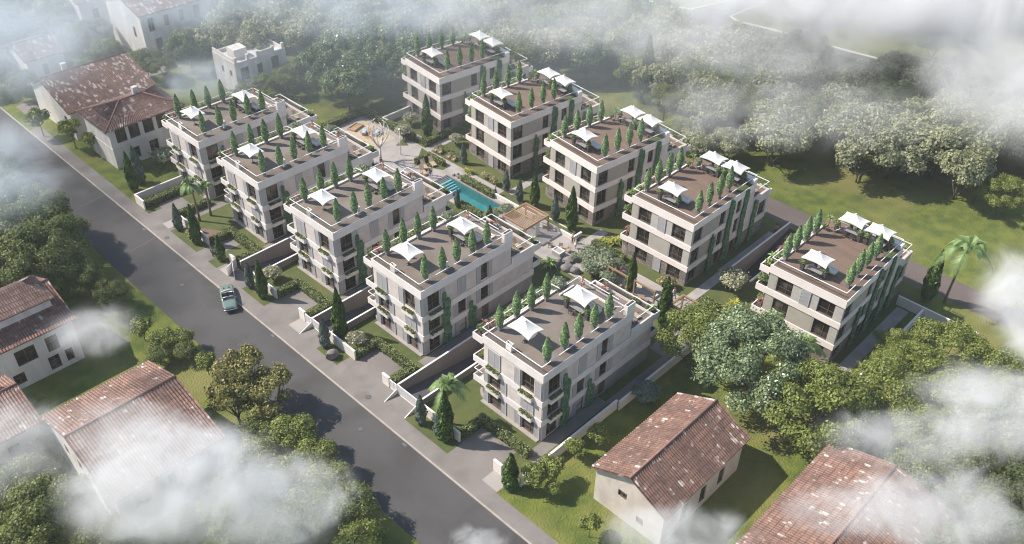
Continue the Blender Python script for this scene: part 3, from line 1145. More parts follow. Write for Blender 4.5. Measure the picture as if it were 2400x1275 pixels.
def mk_chair():
    r = thing('dining_chair', 'x', 'chair')
    MB().box(-.23, .23, -.23, .23, .42, .47).build('seat', m_steel, r)
    MB().box(-.27, -.22, -.23, .23, .47, .9).build('backrest', m_steel, r)
    for a in (-1, 1):
        for b in (-1, 1):
            MB().box(a * .2 - .02, a * .2 + .02, b * .2 - .02, b * .2 + .02, 0, .42).build('leg', m_steel, r)
    return r


def mk_sofa():
    r = thing('outdoor_sofa', 'x', 'sofa')
    MB().box(-.4, .4, -1.0, 1.0, .12, .3).build('frame', m_pot2, r)
    MB().box(-.28, .4, -.88, .88, .3, .46).build('seat_cushion', m_cush, r)
    MB().box(-.42, -.28, -1.0, 1.0, .3, .82).build('backrest', m_cush, r)
    for s in (-1, 1):
        MB().box(-.28, .4, s * .94 - .06, s * .94 + .06, .3, .62).build('armrest', m_cush, r)
    return r


def mk_lounger():
    r = thing('sun_lounger', 'x', 'sun lounger')
    f = MB().box(-.75, .75, -.32, -.27, .24, .3).box(-.75, .75, .27, .32, .24, .3)
    f.build('frame', m_teak, r)
    MB().box(-.72, .35, -.27, .27, .28, .34).build('seat', m_teak, r)
    b = MB()
    b.quad((.35, -.3, .3), (.35, .3, .3), (.95, .3, .95), (.95, -.3, .95))
    b.quad((.39, -.3, .26), (.99, -.3, .91), (.99, .3, .91), (.39, .3, .26))
    b.quad((.35, -.3, .3), (.95, -.3, .95), (.99, -.3, .91), (.39, -.3, .26))
    b.quad((.35, .3, .3), (.39, .3, .26), (.99, .3, .91), (.95, .3, .95))
    b.quad((.95, -.3, .95), (.95, .3, .95), (.99, .3, .91), (.99, -.3, .91))
    b.build('backrest', m_teak, r)
    for a in (-.6, .5):
        for c in (-.29, .29):
            MB().box(a - .025, a + .025, c - .025, c + .025, 0, .24).build('leg', m_teak, r)
    return r


P_TOP, P_UMB, P_POT, P_TAB, P_CH, P_SOFA, P_LOU = map(Proto, (mk_topiary, mk_umbrella, mk_pot_shrub, mk_table, mk_chair, mk_sofa, mk_lounger))
P_CORD = rosette_proto('cordyline', 'plant', 3, 5, 0.9, 16, .85, .085, L_CORD, spread=.7)
P_BROAD = rosette_proto('broadleaf_plant', 'plant', 4, 5, 0.5, 9, .85, .3, L_BANANA, spread=.7, droop=.5)
P_RBUSH = shrub_proto('round_bush', 'bush', 6, .62, 1.5, 1100, .085, L_SHRUB)
P_GREY = shrub_proto('flowering_shrub', 'bush', 7, 1.25, 1.5, 2000, .1, L_GSHRUB, nl=14)
P_DARK = shrub_proto('low_shrub', 'bush', 9, 1.0, .9, 1300, .09, L_MID, nl=10)
P_TRAIL = shrub_proto('trailing_shrub', 'bush', 12, 0.8, 1.3, 1500, .09, L_SHRUB, nl=12)
P_RED = rosette_proto('red_leaf_plant', 'plant', 13, 3, .6, 12, .6, .12, L_CORD, spread=.3)
P_PALMP = rosette_proto('potted_palm', 'potted palm', 14, 1, 1.5, 14, 1.1, .2, L_PALM, spread=.02, droop=.7, sub='fronds')

ORD = ['first', 'second', 'third', 'fourth', 'fifth']
TA_L = [(1.9, 8.4), (4.65, 8.5), (6.9, 8.37), (9.35, 8.3)]
TA_R = [(1.73, 1.15), (4.5, 1.2), (6.88, 1.25), (9.42, 1.2), (11.85, 1.15)]
TB_L = [(2.15, 9.36), (4.7, 9.44), (7.27, 9.5), (9.64, 9.47)]
TB_R = [(2.56, 1.25), (5.32, 1.5), (7.79, 1.55), (10.13, 1.58)]
DK = 10.002
rr = random.Random(4)
for i, (p, nm) in enumerate(zip(PA + PB, NA + NB)):
    A = i < 5
    Ls, Rs = (TA_L, TA_R) if A else (TB_L, TB_R)
    for side, S in (('left', Ls), ('right', Rs)):
        for k, (lx, ly) in enumerate(S):
            P_TOP.put('%s potted cone tree from front on %s rail, %s' % (ORD[k], side, nm), at(p, lx + .1, ly + .1, DK), R(p[2] + rr.uniform(-9, 9)), 'cone-shaped potted trees on the roofs',
                      (rr.uniform(.94, 1.06), rr.uniform(.94, 1.06), rr.uniform(.94, 1.05)))
    um = [(2.6, 5.2, 'front'), (10.95, 4.55, 'back')] if A else [(2.65, 5.6, 'front'), (13.3, 6.35, 'back left'), (13.35, 2.85, 'back right')]
    for lx, ly, w_ in um:
        P_UMB.put('white square parasol at the %s of the roof, %s' % (w_, nm), at(p, lx, ly, DK), R(p[2]), 'white parasols on the roofs')
        if A and w_ == 'front':
            continue
        tx, ty = (lx - .5, ly - .2)
        P_TAB.put('dining table under the %s parasol, roof of %s' % (w_, nm), at(p, tx, ty, DK), R(p[2]), 'dining tables on the roofs')
        for q, (cx, cy_, ca, wl) in enumerate(((-.75, -.5, 0, 'near right'), (-.75, .5, 0, 'near left'), (.75, -.5, 180, 'far right'), (.75, .5, 180, 'far left'))):
            P_CH.put('dark %s chair under %s parasol, %s' % (wl, w_, nm), at(p, tx + cx, ty + cy_, DK), R(p[2] + ca), 'dark chairs on the roofs')
        P_SOFA.put('white sofa beside the %s parasol table, roof of %s' % (w_, nm), at(p, lx + 1.15 if not A else lx + .9, ly - 1.15, DK), R(p[2] + 180), 'white sofas on the roofs')
    if A:
        sh = [(10.1, 5.85, 'left'), (10.15, 2.8, 'right')]
        for lx, ly, w_ in sh:
            P_POT.put('small shrub in a dark pot at %s of the back parasol, %s' % (w_, nm), at(p, lx + .1, ly + .1, DK), R(p[2]), 'potted shrubs on the roofs')
    else:
        sh = [(1.75, 6.85, 'left of the front parasol'), (2.05, 4.1, 'right of the front parasol'), (12.1, 7.8, 'left of both back parasols'), (12.2, 4.75, 'between the back parasols, left one'), (12.3, 3.85, 'between the back parasols, right one'), (13.3, 1.2, 'right of both back parasols')]
        for lx, ly, w_ in sh:
            P_POT.put('potted shrub %s, %s' % (w_.replace('between the back parasols, ', 'between back parasols, '), nm), at(p, lx + .1, ly + .1, DK), R(p[2]), 'potted shrubs on the roofs')
    # planted edges
    pl = []
    if A:
        pl += [(P_RBUSH, .6, 10.0, 9.4, 'round green bush in the front left roof trough', 1), (P_CORD, 2.0, 10.0, 9.4, 'dark red spiky plant in the left roof trough', 1.05),
               (P_BROAD, 4.6, 10.0, 9.4, 'broad-leaved plant first in the left roof trough', 1), (P_BROAD, 6.8, 10.0, 9.4, 'broad-leaved plant second in the left roof trough', 1), (P_DARK, 8.9, 10.0, 9.4, 'low green shrub in the left roof trough', 1), (P_BROAD, 10.9, 10.0, 9.4, 'broad-leaved plant last in the left roof trough', 1), (P_GREY, 3.3, 10.1, 9.3, 'grey-green shrub first in the left roof trough', .62), (P_GREY, 5.7, 10.1, 9.3, 'grey-green shrub second in the left roof trough', .66), (P_DARK, 7.8, 10.1, 9.3, 'green shrub before the last shrubs, left roof trough', .8), (P_GREY, 9.9, 10.1, 9.3, 'grey-green shrub last in the left roof trough', .66),
               (P_GREY, 12.6, 9.2, 9.4, 'large grey-green shrub at the back left of the roof', 1), (P_DARK, 15.9, 6.8, 6.9, 'leftmost low shrub on the rear terrace', 1.15), (P_GREY, 16.3, 4.9, 6.9, 'grey-green shrub on the rear terrace', .8),
               (P_DARK, 15.9, 3.2, 6.9, 'rightmost low shrub on the rear terrace', 1), (P_CORD, 18.4, 6.9, 6.9, 'dark red spiky plant on the rear terrace', 1), (P_BROAD, 20.0, 1.2, 6.7, 'broad-leaved plant in the upper end trough', .9),
               (P_DARK, 20.0, 3.4, 6.6, 'low shrub in the upper end trough', .7), (P_RED, 20.0, 1.3, 3.95, 'reddish plant in the lower end trough', 1.2), (P_DARK, 20, 3.2, 3.9, 'low shrub in the lower end trough', .8),
               (P_DARK, .9, 9.95, 6.0, 'low shrub in the front left balcony trough', .6), (P_DARK, 1.6, 10.3, .35, 'low shrub in the curved ground planter', .8)]
    else:
        pl += [(P_BROAD, .9, 10.75, 9.4, 'broad-leaved plant first in the left roof trough', .95), (P_BROAD, 2.4, 10.75, 9.4, 'broad-leaved plant second in the left roof trough', 1), (P_CORD, 4.3, 10.75, 9.4, 'first dark red spiky plant in the left roof trough', 1), (P_CORD, 6.0, 10.75, 9.4, 'second dark red spiky plant in the left roof trough', 1.05),
               (P_DARK, 7.9, 10.75, 9.4, 'low shrub in the left roof trough', .9), (P_BROAD, 9.8, 10.75, 9.4, 'broad-leaved plant last in the left roof trough', .9),
               (P_TRAIL, 1.0, 10.7, 6.3, 'trailing green shrub in the upper left balcony trough', 1.25), (P_RED, .9, 10.6, 3.0, 'reddish plant in the lower left balcony trough', 1.5), (P_TRAIL, 1.9, 10.8, 2.9, 'green shrub in the lower left balcony trough', 1),
               (P_DARK, 1.6, 11.3, 1.35, 'low shrub in the curved stone planter', 1), (P_PALMP, 12.5, 9.1, DK, 'potted palm at the back left of the roof', 1), (P_CORD, 16.6, 7.6, 6.9, 'dark red spiky plant on the rear terrace', 1.25), (P_GREY, 15.9, 9.0, 6.9, 'grey-green shrub on the rear terrace', .8),
               (P_BROAD, 16.4, 5.6, 6.9, 'broad-leaved plant on the rear terrace', 1), (P_RBUSH, 11.6, 9.2, DK, 'round bush at the back left of the roof', .75), (P_BROAD, 20, 1.3, 6.3, 'broad-leaved plant in the upper end trough', .8), (P_DARK, 20, 3.2, 6.2, 'low shrub in the upper end trough', .8)]
    for pr, lx, ly, z, l, s in pl:
        pr.put('%s, %s' % (l, nm), at(p, lx, ly, z), R(p[2] + rr.uniform(0, 360)), 'planting on the apartment blocks', s)
    for k, (lx, ly, rz) in enumerate(((16.6, 1.4, 100), (17.7, 1.5, 80)) if A else ((16.2, 1.5, 100), (17.5, 1.6, 80))):
        P_LOU.put('%s sun lounger on the rear terrace, %s' % (('left', 'right')[k], nm), at(p, lx, ly, 6.9), R(p[2] + rz), 'sun loungers on the rear terraces')
    # climbing plants on the flank
    vines = [(3.1, 4.45, 8.1, 7.0, 'tall'), (7.5, 8.8, 4.3, 3.2, 'short')] if A else [(4.8, 5.8, 6.3, 5.6, 'first'), (8.35, 9.6, 10.1, 9.7, 'second'), (12.0, 13.1, 10.2, 9.9, 'third'), (15.2, 16.3, 7.0, 6.7, 'fourth')]
    for k, (x0, x1, h0, h1, w_) in enumerate(vines):
        key = ('vine', A, k)
        if key not in MATS:
            rng = np.random.default_rng(50 + k + 9 * A)
            n = int(420 * (x1 - x0) * (h0 + h1) / 2)
            T = rng.random(n)
            Z = T ** .9
            wv = (x1 - x0) / 2
            X = rng.uniform(-1, 1, n) * wv * (1 - .25 * Z + .12 * np.sin(Z * 23)) + .1 * np.sin(Z * 9)
            hh = np.where(X > 0, h1, h0)
            P = np.stack([X, -.04 - .16 * rng.random(n), Z * hh], 1)
            Nn = rng.normal(size=(n, 3)) * .5 + np.array([0, -1, .3])
            MATS[key] = leaf_mesh('climber', P, Nn, .08 + .06 * rng.random(n), L_VINE, rng, .7)
        o = link('climbing_vine', MATS[key], None, at(p, (x0 + x1) / 2, .0, 0), R(p[2]))
        tag(o, ('%s climbing vine on the right flank of %s' if A else '%s climbing vine from the front on the right flank, %s') % (w_, nm), 'climbing vine', 'green climbers on the block flanks')

# ------------------------------------------------------------------ ground and paving
HOLES = [(46.0, 66.0, 58.05, 61.45), (46.0, 66.0, 74.75, 78.15), (46.0, 66.0, 91.35, 94.75), (93.6, 108.8, 43.95, 46.85), (79.0, 82.6, 80.9, 93.3)]
ROAD = (33.8, 41.5, -120.0, 420.0)


def sheet(name, rects, z, m, holes=HOLES, kind='structure'):
    mb = MB()
    xs = sorted({v for r_ in rects for v in r_[:2]} | {v for h in holes for v in h[:2]})
    ys = sorted({v for r_ in rects for v in r_[2:]} | {v for h in holes for v in h[2:]})
    for a, b in zip(xs, xs[1:]):
        xm, run = (a + b) / 2, None
        for c, d in list(zip(ys, ys[1:])) + [(None, None)]:
            ok = c is not None and any(r_[0] < xm < r_[1] and r_[2] < (c + d) / 2 < r_[3] for r_ in rects) and not any(h[0] < xm < h[1] and h[2] < (c + d) / 2 < h[3] for h in holes)
            if ok:
                run = [run[0], d] if run else [c, d]
            elif run:
                mb.quad((a, run[0], z), (b, run[0], z), (b, run[1], z), (a, run[1], z))
                run = None
    o = mb.build(name, m)
    o['kind'] = kind
    return o


def poly_sheet(name, polys, z, m):
    mb = MB()
    for p in polys:
        if sum(p[i - 1][0] * p[i][1] - p[i][0] * p[i - 1][1] for i in range(len(p))) < 0:
            p = p[::-1]
        mb.quad(*[(x, y, z) for x, y in p])
    return struct(mb.build(name, m))


sheet('ground', [(-600, 900, -500, 1000)], 0.0, m_grass, HOLES + [ROAD])
sheet('road', [(33.5, 41.6, -120, 420)], -0.12, m_asphalt, [])
mb = MB()
for i in range(-20, 80):
    mb.box(41.5, 41.68, i * 2.5 + .01, i * 2.5 + 2.49, -.2, .015)
struct(mb.build('kerb', m_kerb))
mb = MB()
for y in (110.0, 125.6):
    mb.quad((37.3, y - .6, -.116), (41.4, y - .05, -.116), (41.4, y + .05, -.116), (37.3, y - .5, -.116))
struct(mb.build('road_joint_line', mat('road_joint', (.13, .12, .11), .9)))
sheet('lawn', [(43.6, 45.75, 50.6, 57.7), (43.6, 45.75, 70.35, 74.5), (43.6, 45.75, 85.9, 91.1), (43.6, 45.75, 97.4, 99.6), (43.6, 45.75, 102.6, 109.8), (43.6, 45.75, 116.0, 117.2), (45.75, 109.0, 42.0, 121.0), (86.0, 108.8, 26.0, 42.0)], .004, m_lawn)
pv = [(41.68, 43.6, -60, 153), (43.6, 45.75, 43, 50.6), (43.6, 45.75, 57.7, 70.35), (43.6, 45.75, 74.5, 85.9), (43.6, 45.75, 91.1, 97.4), (43.6, 45.75, 99.6, 102.6), (43.6, 45.75, 109.8, 116.0),
      (45.75, 49.1, 45.4, 50.7), (45.75, 48.9, 64.4, 69.2), (45.75, 48.9, 81.4, 85.8), (45.75, 48.9, 99.9, 102.3), (45.75, 49.4, 112.6, 117.3),
      (49.3, 62, 43.0, 44.5), (62, 73, 41.8, 43.4), (73, 80, 42.6, 45.6), (45.75, 46, 61.45, 64.3), (45.75, 56, 110.2, 111.5), (51, 72, 61.75, 63.9), (51, 72, 95.0, 97.2), (51, 72, 78.4, 80.5)]
sheet('pavement', pv, .008, m_pave)
sheet('pavement_slab', [(43.75, 45.7, 43.1, 45.35), (43.75, 45.7, 78.4, 80.6), (43.75, 45.7, 95.0, 96.9), (43.75, 45.7, 110.5, 112.3)], .012, m_pave2)
plz = [(82.3, 84.1, 43, 66.5), (77.2, 83.5, 61.5, 80.9), (84.3, 85.85, 83.6, 104), (82.6, 84.3, 80.9, 93.3), (84.3, 85.2, 66.5, 67), (77.8, 79, 80.9, 93.3), (76.0, 85.85, 93.3, 108), (75.5, 86.2, 108, 118.2), (79.0, 82.3, 46.6, 57.8), (83.5, 84.3, 80.9, 84.9),
       (84.1, 92.6, 46.9, 48.3), (85.85, 94, 81.9, 83.2), (85.85, 93, 100.7, 102.1), (86.9, 88, 104, 113.6), (84.1, 88.6, 64.9, 66.4), (79.0, 82.3, 41.8, 46.6), (86.5, 103, 25.6, 27.2), (92.6, 106, 47.2, 48.6), (77.2, 78, 57.8, 61.5)]
sheet('courtyard_paving', plz, .016, mat('courtyard_stone', (0.30, 0.275, 0.255), 0.85, (0.345, 0.32, 0.30), scale=.5, detail=8, col3=(.26, .235, .22), scale3=.4))
poly_sheet('play_court', [[(79.2, 108.2), (84.4, 108.1), (85.3, 117.4), (79.0, 115.5)]], .022, m_sand)
poly_sheet('play_surface', [[(80.8, 111.2), (82.6, 110.6), (84.0, 112.2), (83.6, 114.3), (81.4, 114.0)]], .027, m_orange)
poly_sheet('garden_bed', [[(85.5, 102.6), (82.7, 100.4), (81.0, 99.4), (83.2, 94.8), (84.3, 94.9), (85.0, 97.2)], [(82.8, 106.1), (84.4, 104.6), (85.4, 107.2)]], .022, m_lawn)
poly_sheet('bare_soil', [[(46.7, 108.2), (46.3, 104.0), (49.2, 104.0)]], .012, mat('bare_earth', (.17, .115, .085), .95, (.14, .095, .07), scale=2))
sheet('back_road', [(109.3, 114.2, 12, 66)], .006, m_road2, [])
poly_sheet('far_road', [[(153, 109.5), (164.9, 121), (168.3, 106.7), (170.2, 99.2), (172.4, 80.1), (176.3, 54.7), (178, 30), (168, 30), (166, 54), (163, 75), (162.5, 97)], [(168.3, 106.7), (181.4, 104), (188, 96), (170.2, 99.2)], [(153, 109.5), (120, 140), (126, 152), (164.9, 121)]], .006, m_asphalt)
mb = MB()
for pth in ([(164.9, 119), (168.3, 107), (181.4, 103.5)], [(188, 97.5), (171.5, 98.6), (170.3, 96), (171.8, 88.2), (173.6, 71.3), (176.3, 54.7), (178, 30)]):
    for a, b in zip(pth, pth[1:]):
        mb.tube([(a[0], a[1], .08), (b[0], b[1], .08)], .22, 4)
struct(mb.build('far_kerb', m_white))
sheet('side_street', [(43.6, 74, 158, 163.5)], .006, m_pave, [])
poly_sheet('far_path', [[(92.5, 117), (93.5, 113.5), (100, 114), (101, 117.5)]], .01, m_pave)

for k, (x, y, z, l) in enumerate(((42.9, 63.4, .01, 'small round manhole cover on the pavement before the second driveway'), (42.4, 108.6, .01, 'small round manhole cover on the pavement near the fourth block'), (39.2, 60.2, -.118, 'dark round manhole cover in the road before the nearest block'), (38.4, 97.5, -.118, 'dark round manhole cover in the road behind the parked car'))):
    q = MB().lathe([(.36, z), (.36, z + .012)], 16, mi=0).lathe([(.28, z + .012), (.28, z + .016)], 16, mi=1)
    tag(q.build('manhole_cover', [m_steel, mat('cast_iron', (.11, .10, .095), .7)], None, (x, y, 0)), l, 'manhole cover', 'manhole covers')
for k, (x, y, l) in enumerate(((41.2, 80.4, 'kerbside drain grate at the second driveway'), (41.2, 55.0, 'kerbside drain grate before the nearest block'), (41.2, 113.0, 'kerbside drain grate near the palm garden'))):
    q = MB().box(-.2, .2, -.35, .35, -.118, -.105)
    for n_ in range(6):
        q.box(-.16, .16, -.3 + n_ * .1, -.25 + n_ * .1, -.105, -.098, 1)
    tag(q.build('drain_grate', [m_steel, m_pot2], None, (x, y, 0)), l, 'drain', 'drain grates')

# ramps down to the garages
for i, (y0, y1) in enumerate(((58.05, 61.45), (74.75, 78.15), (91.35, 94.75))):
    mb = MB()
    mb.quad((46.0, y0, 0), (66, y0, -3.2), (66, y1, -3.2), (46.0, y1, 0))
    mb.quad((46.0, y0, -3.4), (46.0, y1, -3.4), (66, y1, -3.4), (66, y0, -3.4))
    struct(mb.build('garage_ramp', m_ramp))
mb = MB()
mb.quad((93.6, 43.95, -2.9), (108.8, 43.95, 0), (108.8, 46.85, 0), (93.6, 46.85, -2.9))
mb.box(93.45, 93.6, 43.7, 47.1, -3, .3)
struct(mb.build('garage_ramp', mat('ramp_dark', (.035, .032, .036), .9)))
WN = ['nearest', 'second', 'third']


def wall(label, boxes, m, cap=True, name='garden_wall', grp='garden walls'):
    mb = MB()
    for b in boxes:
        mb.box(*b)
    mats = [m]
    if cap:
        for (x0, x1, y0, y1, z0, z1) in boxes:
            mb.box(x0 - .02, x1 + .02, y0 - .02, y1 + .02, z1 + .002, z1 + .06, 1)
        mats = [m, m_white]
    return tag(mb.build(name, mats), label, 'wall', grp)


for i, y in enumerate((61.45, 78.15, 94.75)):
    wall('long concrete retaining wall on the left side of the %s garage ramp' % WN[i], [(45.95, 66, y, y + .2, -3.4, 1.25)], m_rampwall, grp='ramp retaining walls')
    wall('low concrete wall on the right side of the %s garage ramp' % WN[i], [(46.2, 66, y - 3.6, y - 3.4, -3.4, 1.0)], m_rampwall, grp='ramp retaining walls')
wall('concrete wall left of the rear garage ramp beside the stone-based block', [(93.4, 108.8, 46.85, 47.05, -3, 1.1)], m_rampwall, grp='ramp retaining walls')
wall('low pale kerb wall right of the rear garage ramp', [(93.2, 108.8, 43.7, 43.95, -3, .3)], m_rampwall, grp='ramp retaining walls')
# sliding gates and street walls


def gate(label, y0, y1, z=1.55):
    r = thing('sliding_gate', label, 'gate', (45.7, y0, 0), 0, 'white slatted gates at the garage ramps')
    L_ = y1 - y0
    f = MB().box(-.05, .05, 0, .07, .05, z).box(-.05, .05, L_ - .07, L_, .05, z).box(-.05, .05, .07, L_ - .07, z - .07, z).box(-.05, .05, .07, L_ - .07, .05, .13).box(-.05, .05, L_ / 2 - .03, L_ / 2 + .03, .13, z - .07)
    f.build('gate_frame', m_rail, r)
    s = MB()
    n = int(L_ / .12)
    for k in range(n):
        yy = .08 + k * (L_ - .16) / n
        s.box(-.02, .02, yy, yy + (L_ - .16) / n * .72, .13, z - .07)
    s.build('slat_panel', m_shutter if False else mat('gate_grey_white', (.60, .58, .57), .6), r)
    return r


gate('long white slatted gate at the nearest garage ramp', 58.05, 61.45)
gate('long white slatted gate at the second garage ramp', 74.75, 78.15)
wall('white street wall in front of the nearest block, beside three cypresses', [(45.65, 45.85, 50.85, 58.0, 0, 1.45)], m_whitewall, grp='white street walls')
wall('white street wall in front of the second block, behind the boulder', [(45.65, 45.85, 69.4, 74.7, 0, 1.45)], m_whitewall, grp='white street walls')
wall('white street wall in front of the middle block, behind the parked car', [(45.65, 45.85, 86.0, 91.3, 0, 1.45)], m_whitewall, grp='white street walls')
wall('white street wall in front of the fourth block, below the two palms', [(45.65, 45.85, 102.7, 112.3, 0, 1.45)], m_whitewall, grp='white street walls')
for y, l in ((44.3, 'short white wall stub by the cypress at the nearest driveway'), (62.9, 'short white wall stub between nearest ramp gate and driveway'), (79.6, 'short white wall stub between second ramp gate and driveway'), (96.0, 'short white wall stub beside the open ramp gate')):
    wall(l, [(45.6, 45.86, y, y + 1.2, 0, 1.5)], m_whitewall, grp='white wall stubs')
for y, l in ((61.6, 'narrow white garden gate beside the nearest ramp'), (78.3, 'narrow white garden gate beside the second ramp')):
    gate(l, y, y + 1.15, 1.4)
wall('white corner wall around the farthest front hedge', [(43.7, 43.9, 117.3, 120.0, 0, 1.5), (43.9, 51.5, 119.8, 120.0, 0, 1.5)], m_whitewall, grp='white street walls')
wall('long pale boundary wall beside the path of the nearest block', [(46, 62, 41.75, 41.98, 0, 1.35), (62, 76.5, 41.4, 41.62, 0, 1.35)], m_whitewall)
wall('white boundary wall at the back right corner near the palm', [(103.3, 103.5, 17.0, 27.6, 0, 1.4)], m_whitewall)
wall('white boundary wall beside the rightmost block, behind yellow-green trees', [(86.0, 103.3, 24.0, 24.2, 0, 1.2)], m_whitewall)
wall('white corner wall at the left edge of the play court', [(86.1, 92.3, 113.4, 113.6, 0, 1.2), (86.1, 86.3, 112.2, 113.4, 0, 1.2)], m_whitewall)
wall('low pale planter wall between court and lawn beside the pergola', [(83.5, 83.75, 67.2, 84.6, 0, .65), (83.75, 85.3, 67.2, 67.45, 0, .65)], m_whitewall)
wall('thin white edging around the swing lawn', [(81.95, 82.1, 50.9, 57.8, 0, .35), (81.3, 81.95, 50.9, 51.05, 0, .35)], m_white, cap=False)
wall('thin white edging strip in the lawn by the middle stone-based block', [(85.2, 85.32, 68.4, 80.2, 0, .12)], m_white, cap=False)
wall('low stone seat wall on the small lawn by the nearest block', [(75.1, 77.5, 44.3, 44.6, 0, .4)], m_pave2, cap=False)
for y in (94.75, 91.5):
    pass
for k, (x, y, a) in enumerate(((44.5, 94.3, 62), (44.8, 95.2, 28))):
    r = thing('hinged_gate', ('open white gate leaf swung wide at the third garage ramp', 'second open white gate leaf nearest the third ramp wall')[k], 'gate', (x, y, 0), R(a), 'open gate leaves')
    MB().box(-1.1, 1.1, -.03, .03, .05, 1.5).build('panel', m_white, r)
    MB().box(-1.14, -1.1, -.05, .05, .0, 1.55).box(1.1, 1.14, -.05, .05, 0, 1.55).build('gate_frame', m_rail, r)
# sloping flank walls beside the ramps (triangular)
for y in (61.5, 78.2, 43.2 + 14.7):
    mb = MB()
    n0 = [(43.7, y - .06, 0), (45.6, y - .06, 0), (45.6, y - .06, .75)]
    n1 = [(a, b + .12, c) for a, b, c in n0]
    mb.quad(*n0).quad(*reversed(n1)).quad(n0[0], n0[2], n1[2], n1[0]).quad(n0[1], n1[1], n1[2], n0[2]).quad(n0[0], n1[0], n1[1], n0[1])
    tag(mb.build('wedge_wall', m_whitewall), {61.5: 'small triangular wall on the pavement at the nearest ramp gate', 78.2: 'small triangular wall on the pavement at the second ramp gate'}.get(y, 'small triangular wall at the corner of the nearest planted bed'), 'wall', 'triangular ramp walls')


def hedge(label, rects, h, seed=1, dens=110):
    rng = np.random.default_rng(seed)
    core = MB()
    P, N_ = [], []
    for x0, x1, y0, y1 in rects:
        core.box(x0 + .06, x1 - .06, y0 + .06, y1 - .06, 0, h - .06)
        for nx, ny, nz, A_ in ((0, 0, 1, (x1 - x0) * (y1 - y0)), (-1, 0, 0, h * (y1 - y0)), (1, 0, 0, h * (y1 - y0)), (0, -1, 0, h * (x1 - x0)), (0, 1, 0, h * (x1 - x0))):
            k = int(dens * A_)
            u, v = rng.random(k), rng.random(k)
            X = x0 + (x1 - x0) * u if nx == 0 else np.full(k, x0 if nx < 0 else x1)
            Y = (y0 + (y1 - y0) * v if nz or nx else np.full(k, y0 if ny < 0 else y1))
            Z = np.full(k, h) if nz else h * (v if ny else u)
            p = np.stack([X, Y, Z], 1) + rng.normal(size=(k, 3)) * .055
            P.append(p)
            N_.append(np.array([[nx, ny, nz]]) + rng.normal(size=(k, 3)) * .6)
    P, N_ = np.concatenate(P), np.concatenate(N_)
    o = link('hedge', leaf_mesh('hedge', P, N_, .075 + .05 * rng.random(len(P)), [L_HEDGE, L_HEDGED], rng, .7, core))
    return tag(o, label, 'hedge', 'clipped hedges')


hedge('clipped hedge around the nearest driveway', [(46.0, 50.0, 50.75, 51.6), (49.15, 50.0, 43.9, 50.75)], 1.0, 1)
hedge('clipped hedge around the second driveway', [(46, 49.75, 69.25, 70.1), (48.95, 49.75, 62.4, 69.25), (46.3, 48.95, 62.4, 63.3)], 1.0, 2)
hedge('clipped hedge around the third driveway, behind the parked car', [(46, 49.75, 85.85, 86.7), (48.95, 49.75, 79.1, 85.85), (46.3, 48.95, 79.1, 80.0)], 1.0, 3)
hedge('clipped hedge around the small fourth driveway near the motorcycle', [(46.2, 50.0, 102.35, 103.2), (49.0, 50.0, 95.6, 102.35), (46.3, 49.0, 95.6, 96.5)], 1.0, 4)
hedge('clipped hedge inside the white corner wall of the farthest front garden', [(44.2, 51.3, 117.5, 118.6)], 1.0, 5)
hedge('dark low hedge between the farthest driveway and the palm lawn', [(46.2, 51.5, 111.8, 112.6)], .9, 6)
hedge('long low hedge along the right side of the swimming pool', [(82.95, 84.05, 83.4, 90.4)], .8, 7)
hedge('tall dark hedge along the back of the play court', [(76.5, 86.6, 118.2, 119.2), (85.7, 86.6, 105.2, 118.2)], 1.2, 8)
hedge('hedge in front of the farthest stone-based block lawn', [(86.2, 87.1, 102.2, 103.9), (87.1, 92.0, 102.2, 103.1)], 1.0, 9)
hedge('low hedge behind the two sun loungers by the court', [(81.3, 84.6, 98.9, 99.6), (83.9, 84.6, 95.6, 98.9)], .9, 10)
hedge('low hedge behind the wooden chairs beside the path', [(86.9, 87.8, 94.6, 100.4)], .7, 11)
hedge('hedge along the walkway in front of the second stone-based block', [(84.35, 85.3, 59.0, 64.6)], .9, 12)
hedge('square hedge beside the path behind the small pergola', [(84.2, 85.7, 43.6, 46.3)], .9, 13)
hedge('small hedge left of the small pergola', [(80.0, 81.0, 47.5, 49.3)], .9, 14)
hedge('thin hedge strip below the left side of the pool', [(77.6, 78.7, 80.2, 85.5)], .8, 15)

# ------------------------------------------------------------------ pool
mb = MB()
X0, X1, Y0, Y1 = 79.0, 82.6, 80.9, 93.3
mb.quad((X0, Y0, -1.7), (X1, Y0, -1.7), (X1, Y1, -1.7), (X0, Y1, -1.7))
mb.quad((X0, Y0, -1.7), (X0, Y0, 0), (X1, Y0, 0), (X1, Y0, -1.7)).quad((X0, Y1, -1.7), (X1, Y1, -1.7), (X1, Y1, 0), (X0, Y1, 0))
mb.quad((X0, Y0, -1.7), (X0, Y1, -1.7), (X0, Y1, 0), (X0, Y0, 0)).quad((X1, Y0, -1.7), (X1, Y0, 0), (X1, Y1, 0), (X1, Y1, -1.7))
struct(mb.build('pool_basin', m_pooltile))
mb = MB()
for k in range(5):
    mb.box(X0 + .005, X1 - .005, 92.0 - k * .42, 92.0 - k * .42 + .4, -1.69, -.32 - k * .22)
struct(mb.build('pool_steps', m_poolstep))
mb = MB()
for k in range(3):
    mb.box(X0 + .01, X1 + (1.4 if k == 0 else .0) - .01, 92.45 + k * .3, 92.45 + k * .3 + .28, -1.69, -.24 + k * .09)
struct(mb.build('stone_steps', m_stair))
mb = MB().box(X0 - .35, X0, Y0 - .3, Y1, .02, .07).box(X1, X1 + .35, Y0 - .3, Y1, .02, .07).box(X0, X1, Y0 - .3, Y0, .02, .07)
struct(mb.build('pool_coping', mat('coping_brown', (.25, .205, .18), .8)))
mb = MB()
